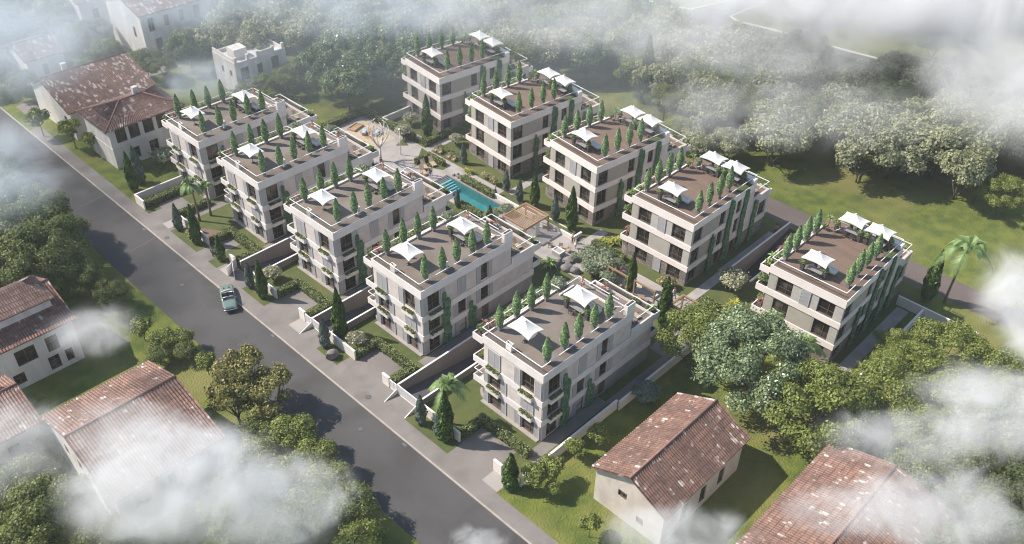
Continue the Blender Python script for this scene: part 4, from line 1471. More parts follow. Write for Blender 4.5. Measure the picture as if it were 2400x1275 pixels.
mb.quad((X0, Y0, -.28), (X1, Y0, -.28), (X1, 92.4, -.28), (X0, 92.4, -.28))
struct(mb.build('pool_water', m_water))


def rock(label, x, y, z, s, seed, grp='grey boulders'):
    rng = np.random.default_rng(seed)
    import bmesh
    bm = bmesh.new()
    bmesh.ops.create_icosphere(bm, subdivisions=3, radius=1.0)
    cuts = [(sph(rng, 1)[0], rng.uniform(.5, .85)) for _ in range(14)]
    for v in bm.verts:
        c = np.array(v.co)
        for d, h in cuts:
            t = c @ d - h
            if t > 0:
                c = c - d * t * .85
        v.co = Vector(c * np.array(s))
    me = bpy.data.meshes.new('boulder')
    bm.to_mesh(me)
    bm.free()
    me.materials.append(m_rock)
    return tag(link('boulder', me, None, (x, y, z)), label, 'boulder', grp)


rock('single large grey boulder in the lawn bed beside the street', 43.95, 71.9, .45, (1.0, .85, .85), 1)
for k, (x, y, s, l) in enumerate(((83.3, 92.4, .38, 'grey boulder at the pool stair corner, leftmost'), (83.7, 91.9, .5, 'grey boulder at the pool stair corner, middle'), (83.6, 91.3, .5, 'grey boulder at the pool stair corner, nearest the hedge'),
                                  (77.9, 65.1, .95, 'large boulder in the court, beside the stone table'), (79.2, 64.4, .9, 'large boulder in the court, farthest right of the pile'), (77.9, 63.5, 1.0, 'large boulder in the middle of the court pile'), (78.2, 62.2, .9, 'smaller boulder nearest the roof garden end of the pile'))):
    rock(l, x, y, s * .3, (s, s * .9, s * .7), 20 + k)

# ------------------------------------------------------------------ pergolas, swings, court furniture


def pergola(label, x0, x1, y0, y1, h, n, mid=True, panel=None):
    r = thing('pergola', label, 'pergola', (x0, y0, 0), 0, 'timber pergolas')
    X, Y = x1 - x0, y1 - y0
    f = MB().box(0, .22, 0, Y, h - .25, h).box(X - .22, X, 0, Y, h - .25, h).box(.22, X - .22, 0, .22, h - .25, h).box(.22, X - .22, Y - .22, Y, h - .25, h)
    if mid:
        f.box(X * .48 - .09, X * .48 + .09, .22, Y - .22, h - .22, h - .01)
    f.build('beam_frame', m_wood, r)
    s = MB()
    for k in range(n):
        if mid:
            xx = .42 + k * (X - .84) / (n - 1)
            s.box(xx - .03, xx + .03, .22, Y - .22, h - .14, h - .03)
        else:
            yy = .3 + k * (Y - .6) / (n - 1)
            s.box(.22, X - .22, yy - .03, yy + .03, h - .14, h - .03)
    s.build('slats', m_wood, r)
    for a in (0.02, X - .2):
        for b in (.02, Y - .2):
            MB().box(a, a + .18, b, b + .18, 0, h - .25).build('post', m_wood, r)
    if panel:
        for q in panel:
            MB().box(*q).build('screen_panel', m_white, r)
    return r


pergola('large slatted timber pergola between the pool and the court', 77.9, 82.9, 71.5, 76.2, 2.75, 17, panel=[(2.4, 3.3, .3, .36, .1, 2.3), (4.7, 4.78, 1.0, 2.2, .1, 2.3)])
pergola('small timber pergola with sparse slats beside the yellow-green tree', 79.1, 82.0, 41.2, 47.2, 2.6, 11, mid=False, panel=[(.25, .32, 3.3, 5.7, .1, 2.35)])


def mk_swing():
    r = thing('swing_frame', 'x', 'swing frame')
    MB().box(-.1, .1, -1.75, 1.75, 2.35, 2.55).build('beam', m_wood, r)
    for s in (-1, 1):
        MB().box(-.1, .1, s * 1.65 - .1, s * 1.65 + .1, 0, 2.35).build('post', m_wood, r)
    MB().box(-.25, .25, -.8, .8, .45, .52).build('seat', m_wood, r)
    rp = MB()
    for s in (-1, 1):
        rp.tube([(0, s * .75, .5), (0, s * .75, 2.4)], .015, 4)
    rp.build('rope', m_steel, r)
    return r


P_SW = Proto(mk_swing)
P_SW.put('timber swing frame right of the slim cypress', (79.9, 51.8, 0), 0, 'timber swing frames')
P_SW.put('timber swing frame left of the slim cypress', (79.8, 56.2, 0), 0, 'timber swing frames')


def mk_armchair():
    r = thing('wooden_chair', 'x', 'chair')
    MB().box(-.3, .3, -.28, .28, .36, .42).build('seat', m_teak, r)
    b = MB().box(-.34, -.28, -.28, .28, .42, .95)
    b.build('backrest', m_teak, r)
    for s in (-1, 1):
        MB().box(-.3, .3, s * .31 - .03, s * .31 + .03, .56, .61).build('armrest', m_teak, r)
        for a in (-.27, .27):
            MB().box(a - .03, a + .03, s * .31 - .03, s * .31 + .03, 0, .56).build('leg', m_teak, r)
    return r


P_AC = Proto(mk_armchair)
for x, y, a, l in ((80.1, 68.6, -60, 'wooden chair left of the stone table near the pergola'), (80.6, 67.2, 200, 'wooden chair behind the stone table'), (80.9, 66.0, 170, 'wooden chair right of the stone table'),
                   (86.2, 100.0, 200, 'first wooden chair beside the path at the far end'), (86.3, 99.0, 200, 'second wooden chair beside the path'), (86.3, 96.9, 200, 'third wooden chair beside the path'), (86.3, 95.7, 200, 'nearest wooden chair beside the path')):
    P_AC.put(l, (x, y, .016), R(a), 'wooden chairs in the court')
for x, y, a, l in ((81.6, 97.4, 70, 'left slatted sun lounger in front of the low court hedge'), (83.2, 97.2, 70, 'right slatted sun lounger in front of the low court hedge'), (80.3, 96.2, 70, 'sun lounger beside the red-leaved shrub at the pool end')):
    P_LOU.put(l, (x, y, .016), R(a), 'sun loungers by the pool', (1.25, 1.25, 1.1))
r = thing('stone_table', 'pale stone block table with white rim beside the boulders', 'table', (79.4, 66.5, 0))
MB().box(-.55, .55, -.75, .75, 0, .78).build('block', mat('stone_grey', (.30, .29, .27), .9), r)
MB().box(-.6, .6, -.8, -.66, .78, .9).box(-.6, .6, .66, .8, .78, .9).box(-.6, -.46, -.66, .66, .78, .9).box(.46, .6, -.66, .66, .78, .9).build('rim', m_white, r)
r = thing('play_bench', 'blue play bench on the orange patch, left one', 'play equipment', (81.6, 112.9, .03), R(40), 'blue play benches')
MB().box(-.75, .75, -.3, .3, .5, .6).build('seat', mat('blue_paint', (.33, .48, .68), .5), r)
MB().box(-.7, -.6, -.25, .25, 0, .5).box(.6, .7, -.25, .25, 0, .5).build('leg_frame', m_teak, r)
dup(r, 'blue play bench on the orange patch, right one', (82.9, 111.2, .03), R(20), 'blue play benches')
r = thing('sand_table', 'timber-framed sand box at the back of the play court', 'sandbox', (81.8, 115.6, .02), R(15))
MB().box(-1.3, 1.3, -.8, -.65, 0, .35).box(-1.3, 1.3, .65, .8, 0, .35).box(-1.3, -1.15, -.65, .65, 0, .35).box(1.15, 1.3, -.65, .65, 0, .35).build('frame', m_teak, r)
MB().box(-1.15, 1.15, -.65, .65, 0, .2).build('sand', m_orange, r)
# steel tree sculpture and lamp
r = thing('steel_tree_sculpture', 'tall white branching steel sculpture on the pale plaza', 'sculpture', (77.9, 104.0, .016))
mb = MB()
mb.tube([(0, 0, 0), (.05, 0, 1.4), (0, 0, 2.6)], [.24, .17, .15], 10)
mb.build('trunk', m_white, r)
for k in range(6):
    a = k * PI / 3 + .3
    ca, sa = math.cos(a), math.sin(a)
    o_ = [(0, 0, 2.4), (ca * .7, sa * .7, 3.4), (ca * 1.45, sa * 1.45, 4.6), (ca * 1.7, sa * 1.7, 5.8), (ca * 1.4, sa * 1.4, 6.9), (ca * .75, sa * .75, 7.4)]
    b = MB().tube(o_, [.13, .11, .09, .08, .06, .04], 8)
    c2, s2 = math.cos(a + .9), math.sin(a + .9)
    b.tube([o_[2], (c2 * 1.2, s2 * 1.2, 5.4), (c2 * 1.5, s2 * 1.5, 6.4)], [.07, .055, .04], 6)
    b.build('branch', m_white, r)
r = thing('lamp_post', 'slim white lamp post on the plaza beside the sculpture', 'lamp post', (81.5, 103.2, .016))
MB().tube([(0, 0, 0), (0, 0, 4.6)], [.09, .06], 8).build('pole', m_white, r)
MB().lathe([(.12, 4.55), (.24, 4.7), (.2, 4.8), (.03, 4.85)], 12).build('lamp_head', m_white, r)

# ------------------------------------------------------------------ old houses
TILE = {}


def tiles(axis, white=0.0, c=((.205, .115, .082), (.15, .085, .063))):
    key = (axis, white, c)
    if key not in TILE:
        TILE[key] = brickmat('roof_tiles', c[0], c[1], (.11, .065, .055), .3, .62, axis=axis, ms=.035, bump=.9, white=white, offset=0.0)
    return TILE[key]


def slope(p, q, r_, s_, amp=.05, pitch=.32):
    """corrugated tiled roof plane: eave p->q, ridge s_->r_ (p below s_, q below r_)"""
    p, q, r_, s_ = map(Vector, (p, q, r_, s_))
    mb = MB()
    n = max(2, int((q - p).length / pitch)) * 4
    nr = ((q - p).cross(s_ - p)).normalized()
    if nr.z < 0:
        nr = -nr
    m = 3
    V = []
    for j in range(m + 1):
        t = j / m
        a, b = p.lerp(s_, t), q.lerp(r_, t)
        V.append([a.lerp(b, i / n) + nr * (amp * (1, 0, -1, 0)[i % 4]) for i in range(n + 1)])
    for j in range(m):
        for i in range(n):
            mb.quad(V[j][i], V[j][i + 1], V[j + 1][i + 1], V[j + 1][i], sm=True)
    lo = Vector((0, 0, -.16))
    mb.quad(p + lo, s_ + lo, r_ + lo, q + lo)
    mb.quad(p, p + lo, q + lo, q).quad(p, s_, s_ + lo, p + lo).quad(q, q + lo, r_ + lo, r_)
    return mb


def old_window(par, plane, u0, u1, z0, z1, pos, fm=None):
    return window(par, plane, pos, u0, u1, z0, z1, bars=(.5, .6), fm=fm or m_frame, depth=.16)


def gable_house(label, x0, x1, y0, y1, ze, zr, yr, wm, holes_x, holes_y, white=.0, over=.45, chim=(), ctone=((.205, .115, .082), (.15, .085, .063))):
    """ridge runs along x at y=yr; visible faces: -x gable and -y side"""
    r = thing('old_house', label, 'house', (x0, y0, 0))
    X, Y, yr = x1 - x0, y1 - y0, yr - y0
    w_ = MB()
    skin(w_, 'x', 0, .3, 0, Y, -.2, ze - .35, holes_x)
    skin(w_, 'y', 0, .3, .3, X, -.2, ze - .35, holes_y)
    w_.box(.3, X, Y - .3, Y, -.2, ze - .35).box(X - .3, X, .3, Y - .3, -.2, ze - .35)
    for xx in (0, X - .3):
        a = [(xx, 0, ze - .35), (xx, Y, ze - .35), (xx, yr, zr - .25)]
        b = [(xx + .3, y, z) for _, y, z in a]
        w_.quad(*reversed(a)).quad(*b).quad(a[0], a[2], b[2], b[0]).quad(a[2], a[1], b[1], b[2])
    w_.build('wall', wm, r)
    sl = slope((-over, -over, ze - .1), (X + over, -over, ze - .1), (X + over, yr, zr), (-over, yr, zr))
    rf = sl.build('roof', tiles('xy', white, ctone), r)
    sl = slope((X + over, Y + over, ze - .1), (-over, Y + over, ze - .1), (-over, yr, zr), (X + over, yr, zr))
    sl.build('roof', tiles('xy', white, ctone), r)
    MB().tube([(-over, yr, zr + .03), (X + over, yr, zr + .03)], .13, 8).build('ridge_tiles', mat('ridge_tile', (.27, .15, .115), .85, (.2, .11, .085), scale=3), rf)
    for cx, cy_ in chim:
        MB().box(cx - .4, cx + .4, cy_ - .3, cy_ + .3, zr - 1.2, zr + .7).box(cx - .48, cx + .48, cy_ - .38, cy_ + .38, zr + .7, zr + .82).build('chimney', m_whitewall, rf)
    for h in holes_x:
        old_window(r, 'x', *h, 0)
    for h in holes_y:
        old_window(r, 'y', *h, 0)
    return r


m_old = mat('old_render', (.56, .49, .425), .95, (.44, .385, .335), scale=.7, detail=9, bump=.3, bscale=4, stretch=(1, 1, .5))
m_oldw = mat('old_white_render', (.66, .62, .58), .95, (.50, .47, .44), scale=.5, detail=9, bump=.25, bscale=4, stretch=(1.5, 1.5, .35))
gable_house('small old cream house with brown tiled gable roof, bottom right of the street', 50.3, 64.2, 26.9, 35.4, 5.1, 7.3, 31.1, m_old, [(4.5, 5.6, 3.2, 4.1), (2.2, 3.1, 1.2, 2.1)], [(3.2, 4.3, .9, 3.2), (6.5, 7.6, .9, 3.2), (9.8, 10.9, .9, 3.2)], white=.2)
gable_house('old house with long reddish roof cut by the bottom right edge', 51.0, 69.0, 7.2, 19.6, 6.0, 7.6, 13.4, m_old, [(4, 5.2, 2, 4)], [(3, 4.2, 1.5, 4), (8, 9.2, 1.5, 4)], white=.12, ctone=((.25, .14, .10), (.185, .105, .077)))
gable_house('big white house with pale red roof, bottom left corner', 14.0, 25.2, 64.6, 79.5, 6.3, 8.6, 73.0, m_oldw, [(2, 2.9, 3.3, 4.6), (5, 5.9, 3.3, 4.6), (8, 8.9, 3.3, 4.6), (11, 11.9, 3.3, 4.6), (3.5, 4.6, .6, 2.6)], [(1.6, 3.2, 3.4, 5.2), (5.2, 6.0, 3.8, 5.2), (6.6, 7.4, 3.8, 5.2), (9.6, 10.4, 3.8, 5.2)], white=.1, ctone=((.26, .15, .108), (.195, .112, .082)))
gable_house('white house with red roof at the left edge below the big wood', 6.5, 22.8, 92.8, 103.0, 6.4, 8.6, 98.5, m_oldw, [(2, 3, 3, 4.5)], [(9.3, 11.6, 3.1, 5.2), (12.8, 14.2, 3.1, 5.2), (12.4, 13.7, .5, 2.4), (14.4, 15.3, .7, 2.4), (8.3, 9.6, .7, 2.2)], white=.06, chim=((14.5, 6.2),), ctone=((.265, .14, .10), (.195, .10, .075)))
gable_house('small lean house with faded roof at the left edge, beside the big white house', 2.5, 13.2, 80.2, 89.0, 5.8, 7.4, 85.0, m_oldw, [(2, 3, 2, 3.4)], [(7.2, 8.4, 2.4, 4.2)], white=.1, chim=((9.0, 6.5),), ctone=((.29, .17, .13), (.22, .13, .10)))
gable_house('long old house with white-flecked red roof behind the hipped house', 46.0, 60.8, 144.2, 158.5, 5.3, 8.2, 153.2, m_oldw, [(2, 3, 2, 3.6)], [(3, 4.2, 1.2, 3.2), (7, 8.2, 1.2, 3.2)], white=.5, chim=((4.6, 10.2),))
gable_house('tall foggy white house with reddish roof at the top left', 69.7, 84.5, 164.2, 178, 9.3, 11.5, 171, m_oldw, [(3, 4, 4, 6)], [(1.4, 2.6, 5.6, 8.2), (4.7, 5.7, 5.9, 8.0), (7.9, 8.9, 5.9, 8.2), (11.0, 12.4, 5.7, 8.3), (2.1, 3.5, 1.2, 4.0)], white=.5)
gable_house('small foggy house with pale roof, far top left corner', 49.3, 56, 169, 178.5, 5.0, 6.8, 173.5, m_oldw, [], [(2.5, 3.5, 1.5, 3.5)], white=.5)
gable_house('distant foggy white house between trees at the top left', 66.5, 76, 184, 194, 7.0, 8.8, 189, m_oldw, [], [(2.5, 3.7, 3, 5), (6, 7.2, 3, 5)], white=.5)

# raised hipped part of the house at the left edge
r = bpy.data.objects[[o.name for o in bpy.data.objects if 'left edge below the big wood' in str(o.get('label', ''))][0]]
ux0, ux1, uy0, uy1 = 17.2 - 6.5, 22.4 - 6.5, 94.6 - 92.8, 100.6 - 92.8
u_ = MB().box(ux0 - 3, ux1 - .5, uy0 + .5, uy1 - .5, 6.6, 8.75).build('upper_storey', m_oldw, r)
mx_ = (uy0 + uy1) / 2
tl = ((.27, .17, .14), (.21, .13, .11))
slope((ux0 - 4, uy0, 8.7), (ux1, uy0, 8.7), (ux1 - 2.0, mx_, 10.3), (ux0 - 4, mx_, 10.3)).build('upper_roof', tiles('xy', .05, tl), u_)
slope((ux1, uy1, 8.7), (ux0 - 4, uy1, 8.7), (ux0 - 4, mx_, 10.3), (ux1 - 2.0, mx_, 10.3)).build('upper_roof', tiles('xy', .05, tl), u_)
slope((ux1, uy0, 8.7), (ux1, uy1, 8.7), (ux1 - 2.0, mx_, 10.3), (ux1 - 2.0, mx_, 10.3)).build('upper_roof', tiles('yx', .05, tl), u_)

# hipped house beside the farthest street block
r = thing('old_house', 'old white house with hipped tiled roof beside the farthest street-side block', 'house', (46.4, 130.9, 0))
X, Y, ZE = 12.2, 8.6, 7.1
hy = [(1.0, 2.7, 4.3, 6.6), (3.2, 4.9, 4.3, 6.6), (5.6, 7.3, 4.3, 6.6), (7.9, 9.6, 4.3, 6.6), (3.0, 4.2, .8, 2.7), (5.9, 7.4, .9, 2.8)]
hx = []
w_ = MB()
skin(w_, 'x', 0, .3, 0, Y, -.2, ZE, hx)
skin(w_, 'y', 0, .3, .3, X, -.2, ZE, hy)
w_.box(.3, X, Y - .3, Y, -.2, ZE).box(X - .3, X, .3, Y - .3, -.2, ZE)
w_.box(-.08, 0, -.08, Y, 3.45, 3.6).box(0, X, -.08, 0, 3.45, 3.6)
w_.build('wall', m_oldw, r)
for h in hy:
    old_window(r, 'y', *h, 0)
o = .7
E_ = [(-o, -o, ZE), (X + o, -o, ZE), (X + o, Y + o, ZE), (-o, Y + o, ZE)]
ra, rb_ = (4.6, Y * .5, 9.0), (X - 3.6, Y * .5, 9.0)
tc_ = ((.27, .165, .13), (.21, .125, .10))
rf = slope(E_[0], E_[1], rb_, ra).build('roof', tiles('xy', .3, tc_), r)
slope(E_[2], E_[3], ra, rb_).build('roof', tiles('xy', .3, tc_), r)
slope(E_[3], E_[0], ra, ra).build('roof', tiles('yx', .2, tc_), r)
slope(E_[1], E_[2], rb_, rb_).build('roof', tiles('yx', .2, tc_), r)
MB().tube([ra, rb_], .14, 8).tube([ra, E_[0]], .12, 8).tube([ra, E_[3]], .12, 8).tube([rb_, E_[1]], .12, 8).tube([rb_, E_[2]], .12, 8).build('ridge_tiles', mat('ridge_tile', (.27, .15, .115)), rf)
MB().box(X * .62, X * .62 + .8, Y * .62, Y * .62 + .7, 8.0, 9.7).build('chimney', m_whitewall, rf)
r['group'] = 'old houses'

# flat-roofed villa in the mist
r = thing('villa', 'misty white flat-roofed villa with terrace pillars behind the farthest street block', 'house', (74.0, 139.3, 0), R(-1))
X, Y = 10.6, 7.6
hy = [(1.0, 2.7, 2.9, 5.2), (4.4, 5.5, 2.9, 5.0), (7.4, 9.0, 3.1, 5.5)]
hx = [(1.4, 2.2, 3.4, 4.6), (4.2, 5.0, 3.4, 4.6)]
w_ = MB()
skin(w_, 'x', 0, .3, 0, Y, -.2, 6.4, hx)
skin(w_, 'y', 0, .3, .3, X, -.2, 6.4, hy)
w_.box(.3, X, Y - .3, Y, -.2, 6.4).box(X - .3, X, .3, Y - .3, -.2, 6.4).box(.3, X - .3, .3, Y - .3, 5.6, 5.8)
w_.build('wall', m_oldw, r)
for h in hx:
    old_window(r, 'x', *h, 0)
for h in hy:
    old_window(r, 'y', *h, 0)
for k, xx in enumerate((.1, 2.6, 4.6, 7.8, 9.9)):
    MB().box(xx, xx + .5, .02, .4, 6.4, 7.4).build('pillar', m_whitewall, r)
MB().box(5.2, 7.8, .05, .25, 6.4, 7.2).box(.1, .3, .6, Y, 6.4, 7.1).build('parapet', m_whitewall, r)
MB().box(1.6, 4.2, 2.5, 5, 5.8, 7.6).build('roof_hut', m_whitewall, r)

# ------------------------------------------------------------------ car and motorcycle
m_carg = mat('car_paint_green', (.135, .20, .165), .3, (.125, .185, .155), scale=2, spec=.6)
m_chrome = mat('chrome', (.75, .76, .77), .15, metal=1.0)
m_tyre = mat('tyre', (.02, .02, .02), .8)
m_seat = mat('seat_leather', (.05, .045, .05), .6)
r = thing('parked_car', 'pale green vintage convertible parked across the kerb', 'car', (41.05, 90.15, -.06), math.atan2(-4.5, -2.1))
st = [(-2.55, .62, .55, .62), (-2.45, .80, .50, .78), (-2.1, .88, .46, .88), (-1.3, .92, .42, .93), (-.6, .93, .42, .95), (.5, .93, .42, .95), (1.1, .92, .42, .95), (1.9, .88, .44, .90), (2.35, .82, .48, .82), (2.52, .66, .55, .66)]
mb = MB()
rows = []
for x, hw, zb, zt in st:
    half = [(0, zt + .03), (hw * .55, zt + .02), (hw * .82, zt - .01), (hw * .95, zt - .09), (hw, (zt + zb) / 2), (hw * .98, zb), (hw * .9, zb - .18)]
    row = [(x, -y, z) for y, z in reversed(half)] + [(x, y, z) for y, z in half[1:]]
    rows.append(row)
for a, b in zip(rows, rows[1:]):
    for k in range(len(a) - 1):
        xm = (a[k][0] + b[k][0]) / 2
        if -.65 < xm < .9 and 3 < k + .5 < 9.2 and abs((a[k][1] + a[k + 1][1]) / 2) < .72:
            continue
        mb.quad(a[k], a[k + 1], b[k + 1], b[k], sm=True)
mb.quad(*rows[0]).quad(*reversed(rows[-1]))
body = mb.build('body', m_carg, r)
MB().box(-.6, 1.1, -.74, .74, .34, .4).box(-.64, -.6, -.74, .74, .4, .94).box(1.06, 1.1, -.74, .74, .4, .94).box(-.6, 1.06, -.78, -.74, .4, .93).box(-.6, 1.06, .74, .78, .4, .93).build('interior', m_seat, r)
for x in (-.42, ):
    for s in (-1, 1):
        q = MB().box(x - .1, x + .42, s * .36 - .25, s * .36 + .25, .4, .6).box(x - .18, x - .05, s * .36 - .25, s * .36 + .25, .6, 1.0)
        q.build('seat', mat('seat_fabric', (.16, .14, .14), .8), r)
MB().tube([(1.1, -.72, .95), (.85, -.66, 1.36), (.85, .66, 1.36), (1.1, .72, .95)], .035, 6).build('windscreen_frame', m_chrome, r)
g = MB()
g.quad((1.09, -.7, .97), (.86, -.65, 1.34), (.86, .65, 1.34), (1.09, .7, .97))
g.build('windscreen', m_glass, r)
MB().tube([(-.64, -.76, .97), (1.1, -.76, .97), (1.12, .76, .97), (-.64, .76, .97), (-.64, -.76, .97)], .03, 6).build('cockpit_trim', m_chrome, r)
MB().tube([(-.8, -.74, .99), (-.95, 0, 1.03), (-.8, .74, .99)], .12, 8).build('folded_hood', mat('hood_canvas', (.45, .42, .38), .9), r)
for x, s in ((2.58, 1), (-2.6, -1)):
    b = MB().tube([(x - s * .35, -.9, .48), (x - s * .02, -.74, .5), (x + s * .05, 0, .5), (x - s * .02, .74, .5), (x - s * .35, .9, .48)], .07, 8)
    b.build('bumper', m_chrome, r)
for s in (-1, 1):
    MB().box(-1.75, -1.5, s * .33 - .09, s * .33 + .09, .962, .972).build('vent', m_tyre, r)
    MB().tube([(2.38, s * .62, .68), (2.56, s * .62, .68)], [.13, .12], 10).build('headlight', m_chrome, r)
    MB().tube([(-2.52, s * .66, .66), (-2.6, s * .66, .66)], .07, 8).build('tail_light', mat('red_lens', (.4, .03, .02), .3), r)
    MB().tube([(.8, s * .95, 1.0), (.82, s * 1.05, 1.02)], [.06, .07], 8).build('mirror', m_chrome, r)
    for x in (-1.55, 1.6):
        w_ = MB().tube([(x, s * .66, .33), (x, s * .9, .33)], .33, 18).build('wheel', m_tyre, r)
        MB().tube([(x, s * .88, .33), (x, s * .925, .33)], .19, 14).build('rim', m_chrome, w_)

r = thing('motorcycle', 'small dark motorcycle on the path beside the fourth driveway', 'motorcycle', (45.0, 100.9, .012), R(250))
for x in (-.62, .68):
    w_ = MB()
    pts = [(x + .31 * math.cos(t), 0, .31 + .31 * math.sin(t)) for t in [i * 2 * PI / 14 for i in range(15)]]
    w_.tube(pts, .06, 6)
    w_.build('wheel', m_tyre, r)
    MB().tube([(x, -.05, .31), (x, .05, .31)], .12, 10).build('rim', m_chrome, r)
MB().box(-.35, .3, -.14, .14, .28, .6).box(-.1, .42, -.16, .16, .6, .82).build('body', mat('bike_dark', (.05, .055, .07), .4), r)
MB().box(-.75, -.08, -.13, .13, .7, .8).build('seat', m_tyre, r)
MB().tube([(.7, 0, .31), (.5, 0, .85), (.42, 0, 1.02)], .035, 6).build('fork', m_chrome, r)
MB().tube([(.36, -.34, 1.04), (.44, 0, 1.0), (.36, .34, 1.04)], .025, 6).build('handlebar', m_steel, r)
MB().tube([(.52, 0, .85), (.62, 0, .88)], [.1, .09], 10).build('headlight', m_chrome, r)

# ------------------------------------------------------------------ people
m_skin = mat('skin', (.48, .29, .21), .6)


def skin_mesh(name, V, E_, Rd, m, sub=1):
    me = bpy.data.meshes.new(name + '_cage')
    me.from_pydata(V, E_, [])
    o = bpy.data.objects.new(name, me)
    COL.objects.link(o)
    md = o.modifiers.new('skin', 'SKIN')
    md.use_smooth_shade = True
    if not me.skin_vertices:
        me.skin_vertices.new() if hasattr(me.skin_vertices, 'new') else None
    sv = me.skin_vertices[0].data
    for i, rd in enumerate(Rd):
        sv[i].radius = rd if isinstance(rd, tuple) else (rd, rd)
        sv[i].use_root = (i == 0)
    ms = o.modifiers.new('sub', 'SUBSURF')
    ms.levels = ms.render_levels = sub
    dg = bpy.context.evaluated_depsgraph_get()
    new = bpy.data.meshes.new_from_object(o.evaluated_get(dg))
    bpy.data.objects.remove(o)
    new.materials.clear()
    new.materials.append(m)
    return new


def person(label, loc, rz, top, bottom, hair, pose='stand', skirt=False, long_hair=False, bare=False, h=1.0, grp=None):
    walk = .2 if pose == 'walk' else 0
    V = [(0, 0, .95), (0, 0, 1.1), (0, 0, 1.32), (0, 0, 1.47), (.01, 0, 1.54), (.02, 0, 1.64), (.01, 0, 1.73)]
    Rd = [(.135, .095), (.115, .085), (.15, .1), (.055, .055), (.06, .065), (.08, .1), (.06, .075)]
    E_ = [(0, 1), (1, 2), (2, 3), (3, 4), (4, 5), (5, 6)]

    def add(p, rd, par):
        V.append(p)
        Rd.append(rd)
        E_.append((par, len(V) - 1))
        return len(V) - 1
    arm, leg = [], []
    for s in (-1, 1):
        lift = pose == 'talk' and s == 1
        a = add((0, s * .17, 1.41), (.055, .055), 2)
        e = add((-.02 + .06 * (s * walk > 0), s * .25, 1.14), (.042, .042), a)
        wx, wz = ((.22, 1.2) if lift else (.08 - s * walk * .5, .91))
        w_ = add((wx, s * .26, wz), (.028, .028), e)
        dx, dz = ((.09, .03) if lift else (.02, -.09))
        p = add((wx + dx, s * .26, wz + dz), (.02, .04), w_)
        for k, ln in enumerate((.055, .07, .075, .065)):
            oy = (k - 1.5) * .02
            f1 = add((wx + dx * 1.5, s * .26 + oy, wz + dz * 1.5), (.009, .009), p)
            add((wx + dx * 1.5 + ln * (.8 if lift else .25), s * .26 + oy, wz + dz * 1.5 - ln * (.3 if lift else .9)), (.008, .008), f1)
        add((wx + dx * .7 + .04, s * .26 - s * .02, wz + dz * .7 - .02), (.01, .01), w_)
        arm.append((a, e, w_))
        hp = add((0, s * .09, .88), (.088, .088), 0)
        k_ = add((.03 + s * walk, s * .1, .5), (.06, .06), hp)
        an = add((s * walk * 1.3 - .01, s * .1, .09), (.04, .04), k_)
        add((s * walk * 1.3 + .15, s * .11, .035), (.035, .03), an)
        leg.append((hp, k_, an))
    r = thing('person', label, 'person', loc, rz, grp)
    body = link('body', skin_mesh('body', V, E_, Rd, m_skin), r)
    (a1, e1, w1), (a2, e2, w2) = arm
    if not bare:
        idx = [0, 1, 2, a1, e1, a2, e2]
        Vs = [V[i] for i in idx]
        Vs[4] = tuple(Vector(V[a1]).lerp(Vector(V[e1]), .6))
        Vs[6] = tuple(Vector(V[a2]).lerp(Vector(V[e2]), .6))
        link('shirt', skin_mesh('shirt', Vs, [(0, 1), (1, 2), (2, 3), (3, 4), (2, 5), (5, 6)], [(.145, .108), (.13, .1), (.165, .115), (.068, .068), (.058, .058), (.068, .068), (.058, .058)], top), r)
    else:
        link('swimsuit', skin_mesh('swimsuit', [(0, 0, 1.22), (0, 0, 1.3)], [(0, 1)], [(.15, .11), (.158, .112)], top), r)
    if skirt:
        MB().lathe([(.25, .55), (.2, .8), (.135, 1.05)], 12).build('skirt', bottom, r)
    else:
        (h1, k1, n1), (h2, k2, n2) = leg
        ends = (.3 if bare else .92)
        Vs = [V[0], V[h1], tuple(Vector(V[h1]).lerp(Vector(V[k1]), .5)), V[h2], tuple(Vector(V[h2]).lerp(Vector(V[k2]), .5))]
        E2 = [(0, 1), (1, 2), (0, 3), (3, 4)]
        R2 = [(.145, .108), (.1, .1), (.085, .085), (.1, .1), (.085, .085)]
        if not bare:
            Vs += [V[k1], tuple(Vector(V[k1]).lerp(Vector(V[n1]), .9)), V[k2], tuple(Vector(V[k2]).lerp(Vector(V[n2]), .9))]
            E2 += [(2, 5), (5, 6), (4, 7), (7, 8)]
            R2 += [(.072, .072), (.056, .056)] * 2
        link('shorts' if bare else 'trousers', skin_mesh('trousers', Vs, E2, R2, bottom), r)
    hb = MB().lathe([(.06, 1.755), (.1, 1.72), (.112, 1.66), (.1, 1.6)][::-1], 12, c=(-.025, 0))
    if long_hair:
        hb.lathe([(.05, 1.36), (.085, 1.42), (.09, 1.55), (.08, 1.62)], 10, c=(-.06, 0))
    hb.build('hair', hair, r)
    fb = MB()
    fb.tube([(.1, 0, 1.64), (.125, 0, 1.615)], [.012, .018], 6)
    for s in (-1, 1):
        fb.tube([(.092, s * .035, 1.65), (.1, s * .035, 1.65)], .012, 6, 1)
        fb.tube([(.0, s * .085, 1.63), (.01, s * .1, 1.635)], .022, 6)
    fb.box(.09, .103, -.025, .025, 1.575, 1.585, 2)
    fb.build('face', [m_skin, m_tyre, mat('lips', (.35, .12, .1), .6)], r)
    r.scale = (h, h, h)
    return r


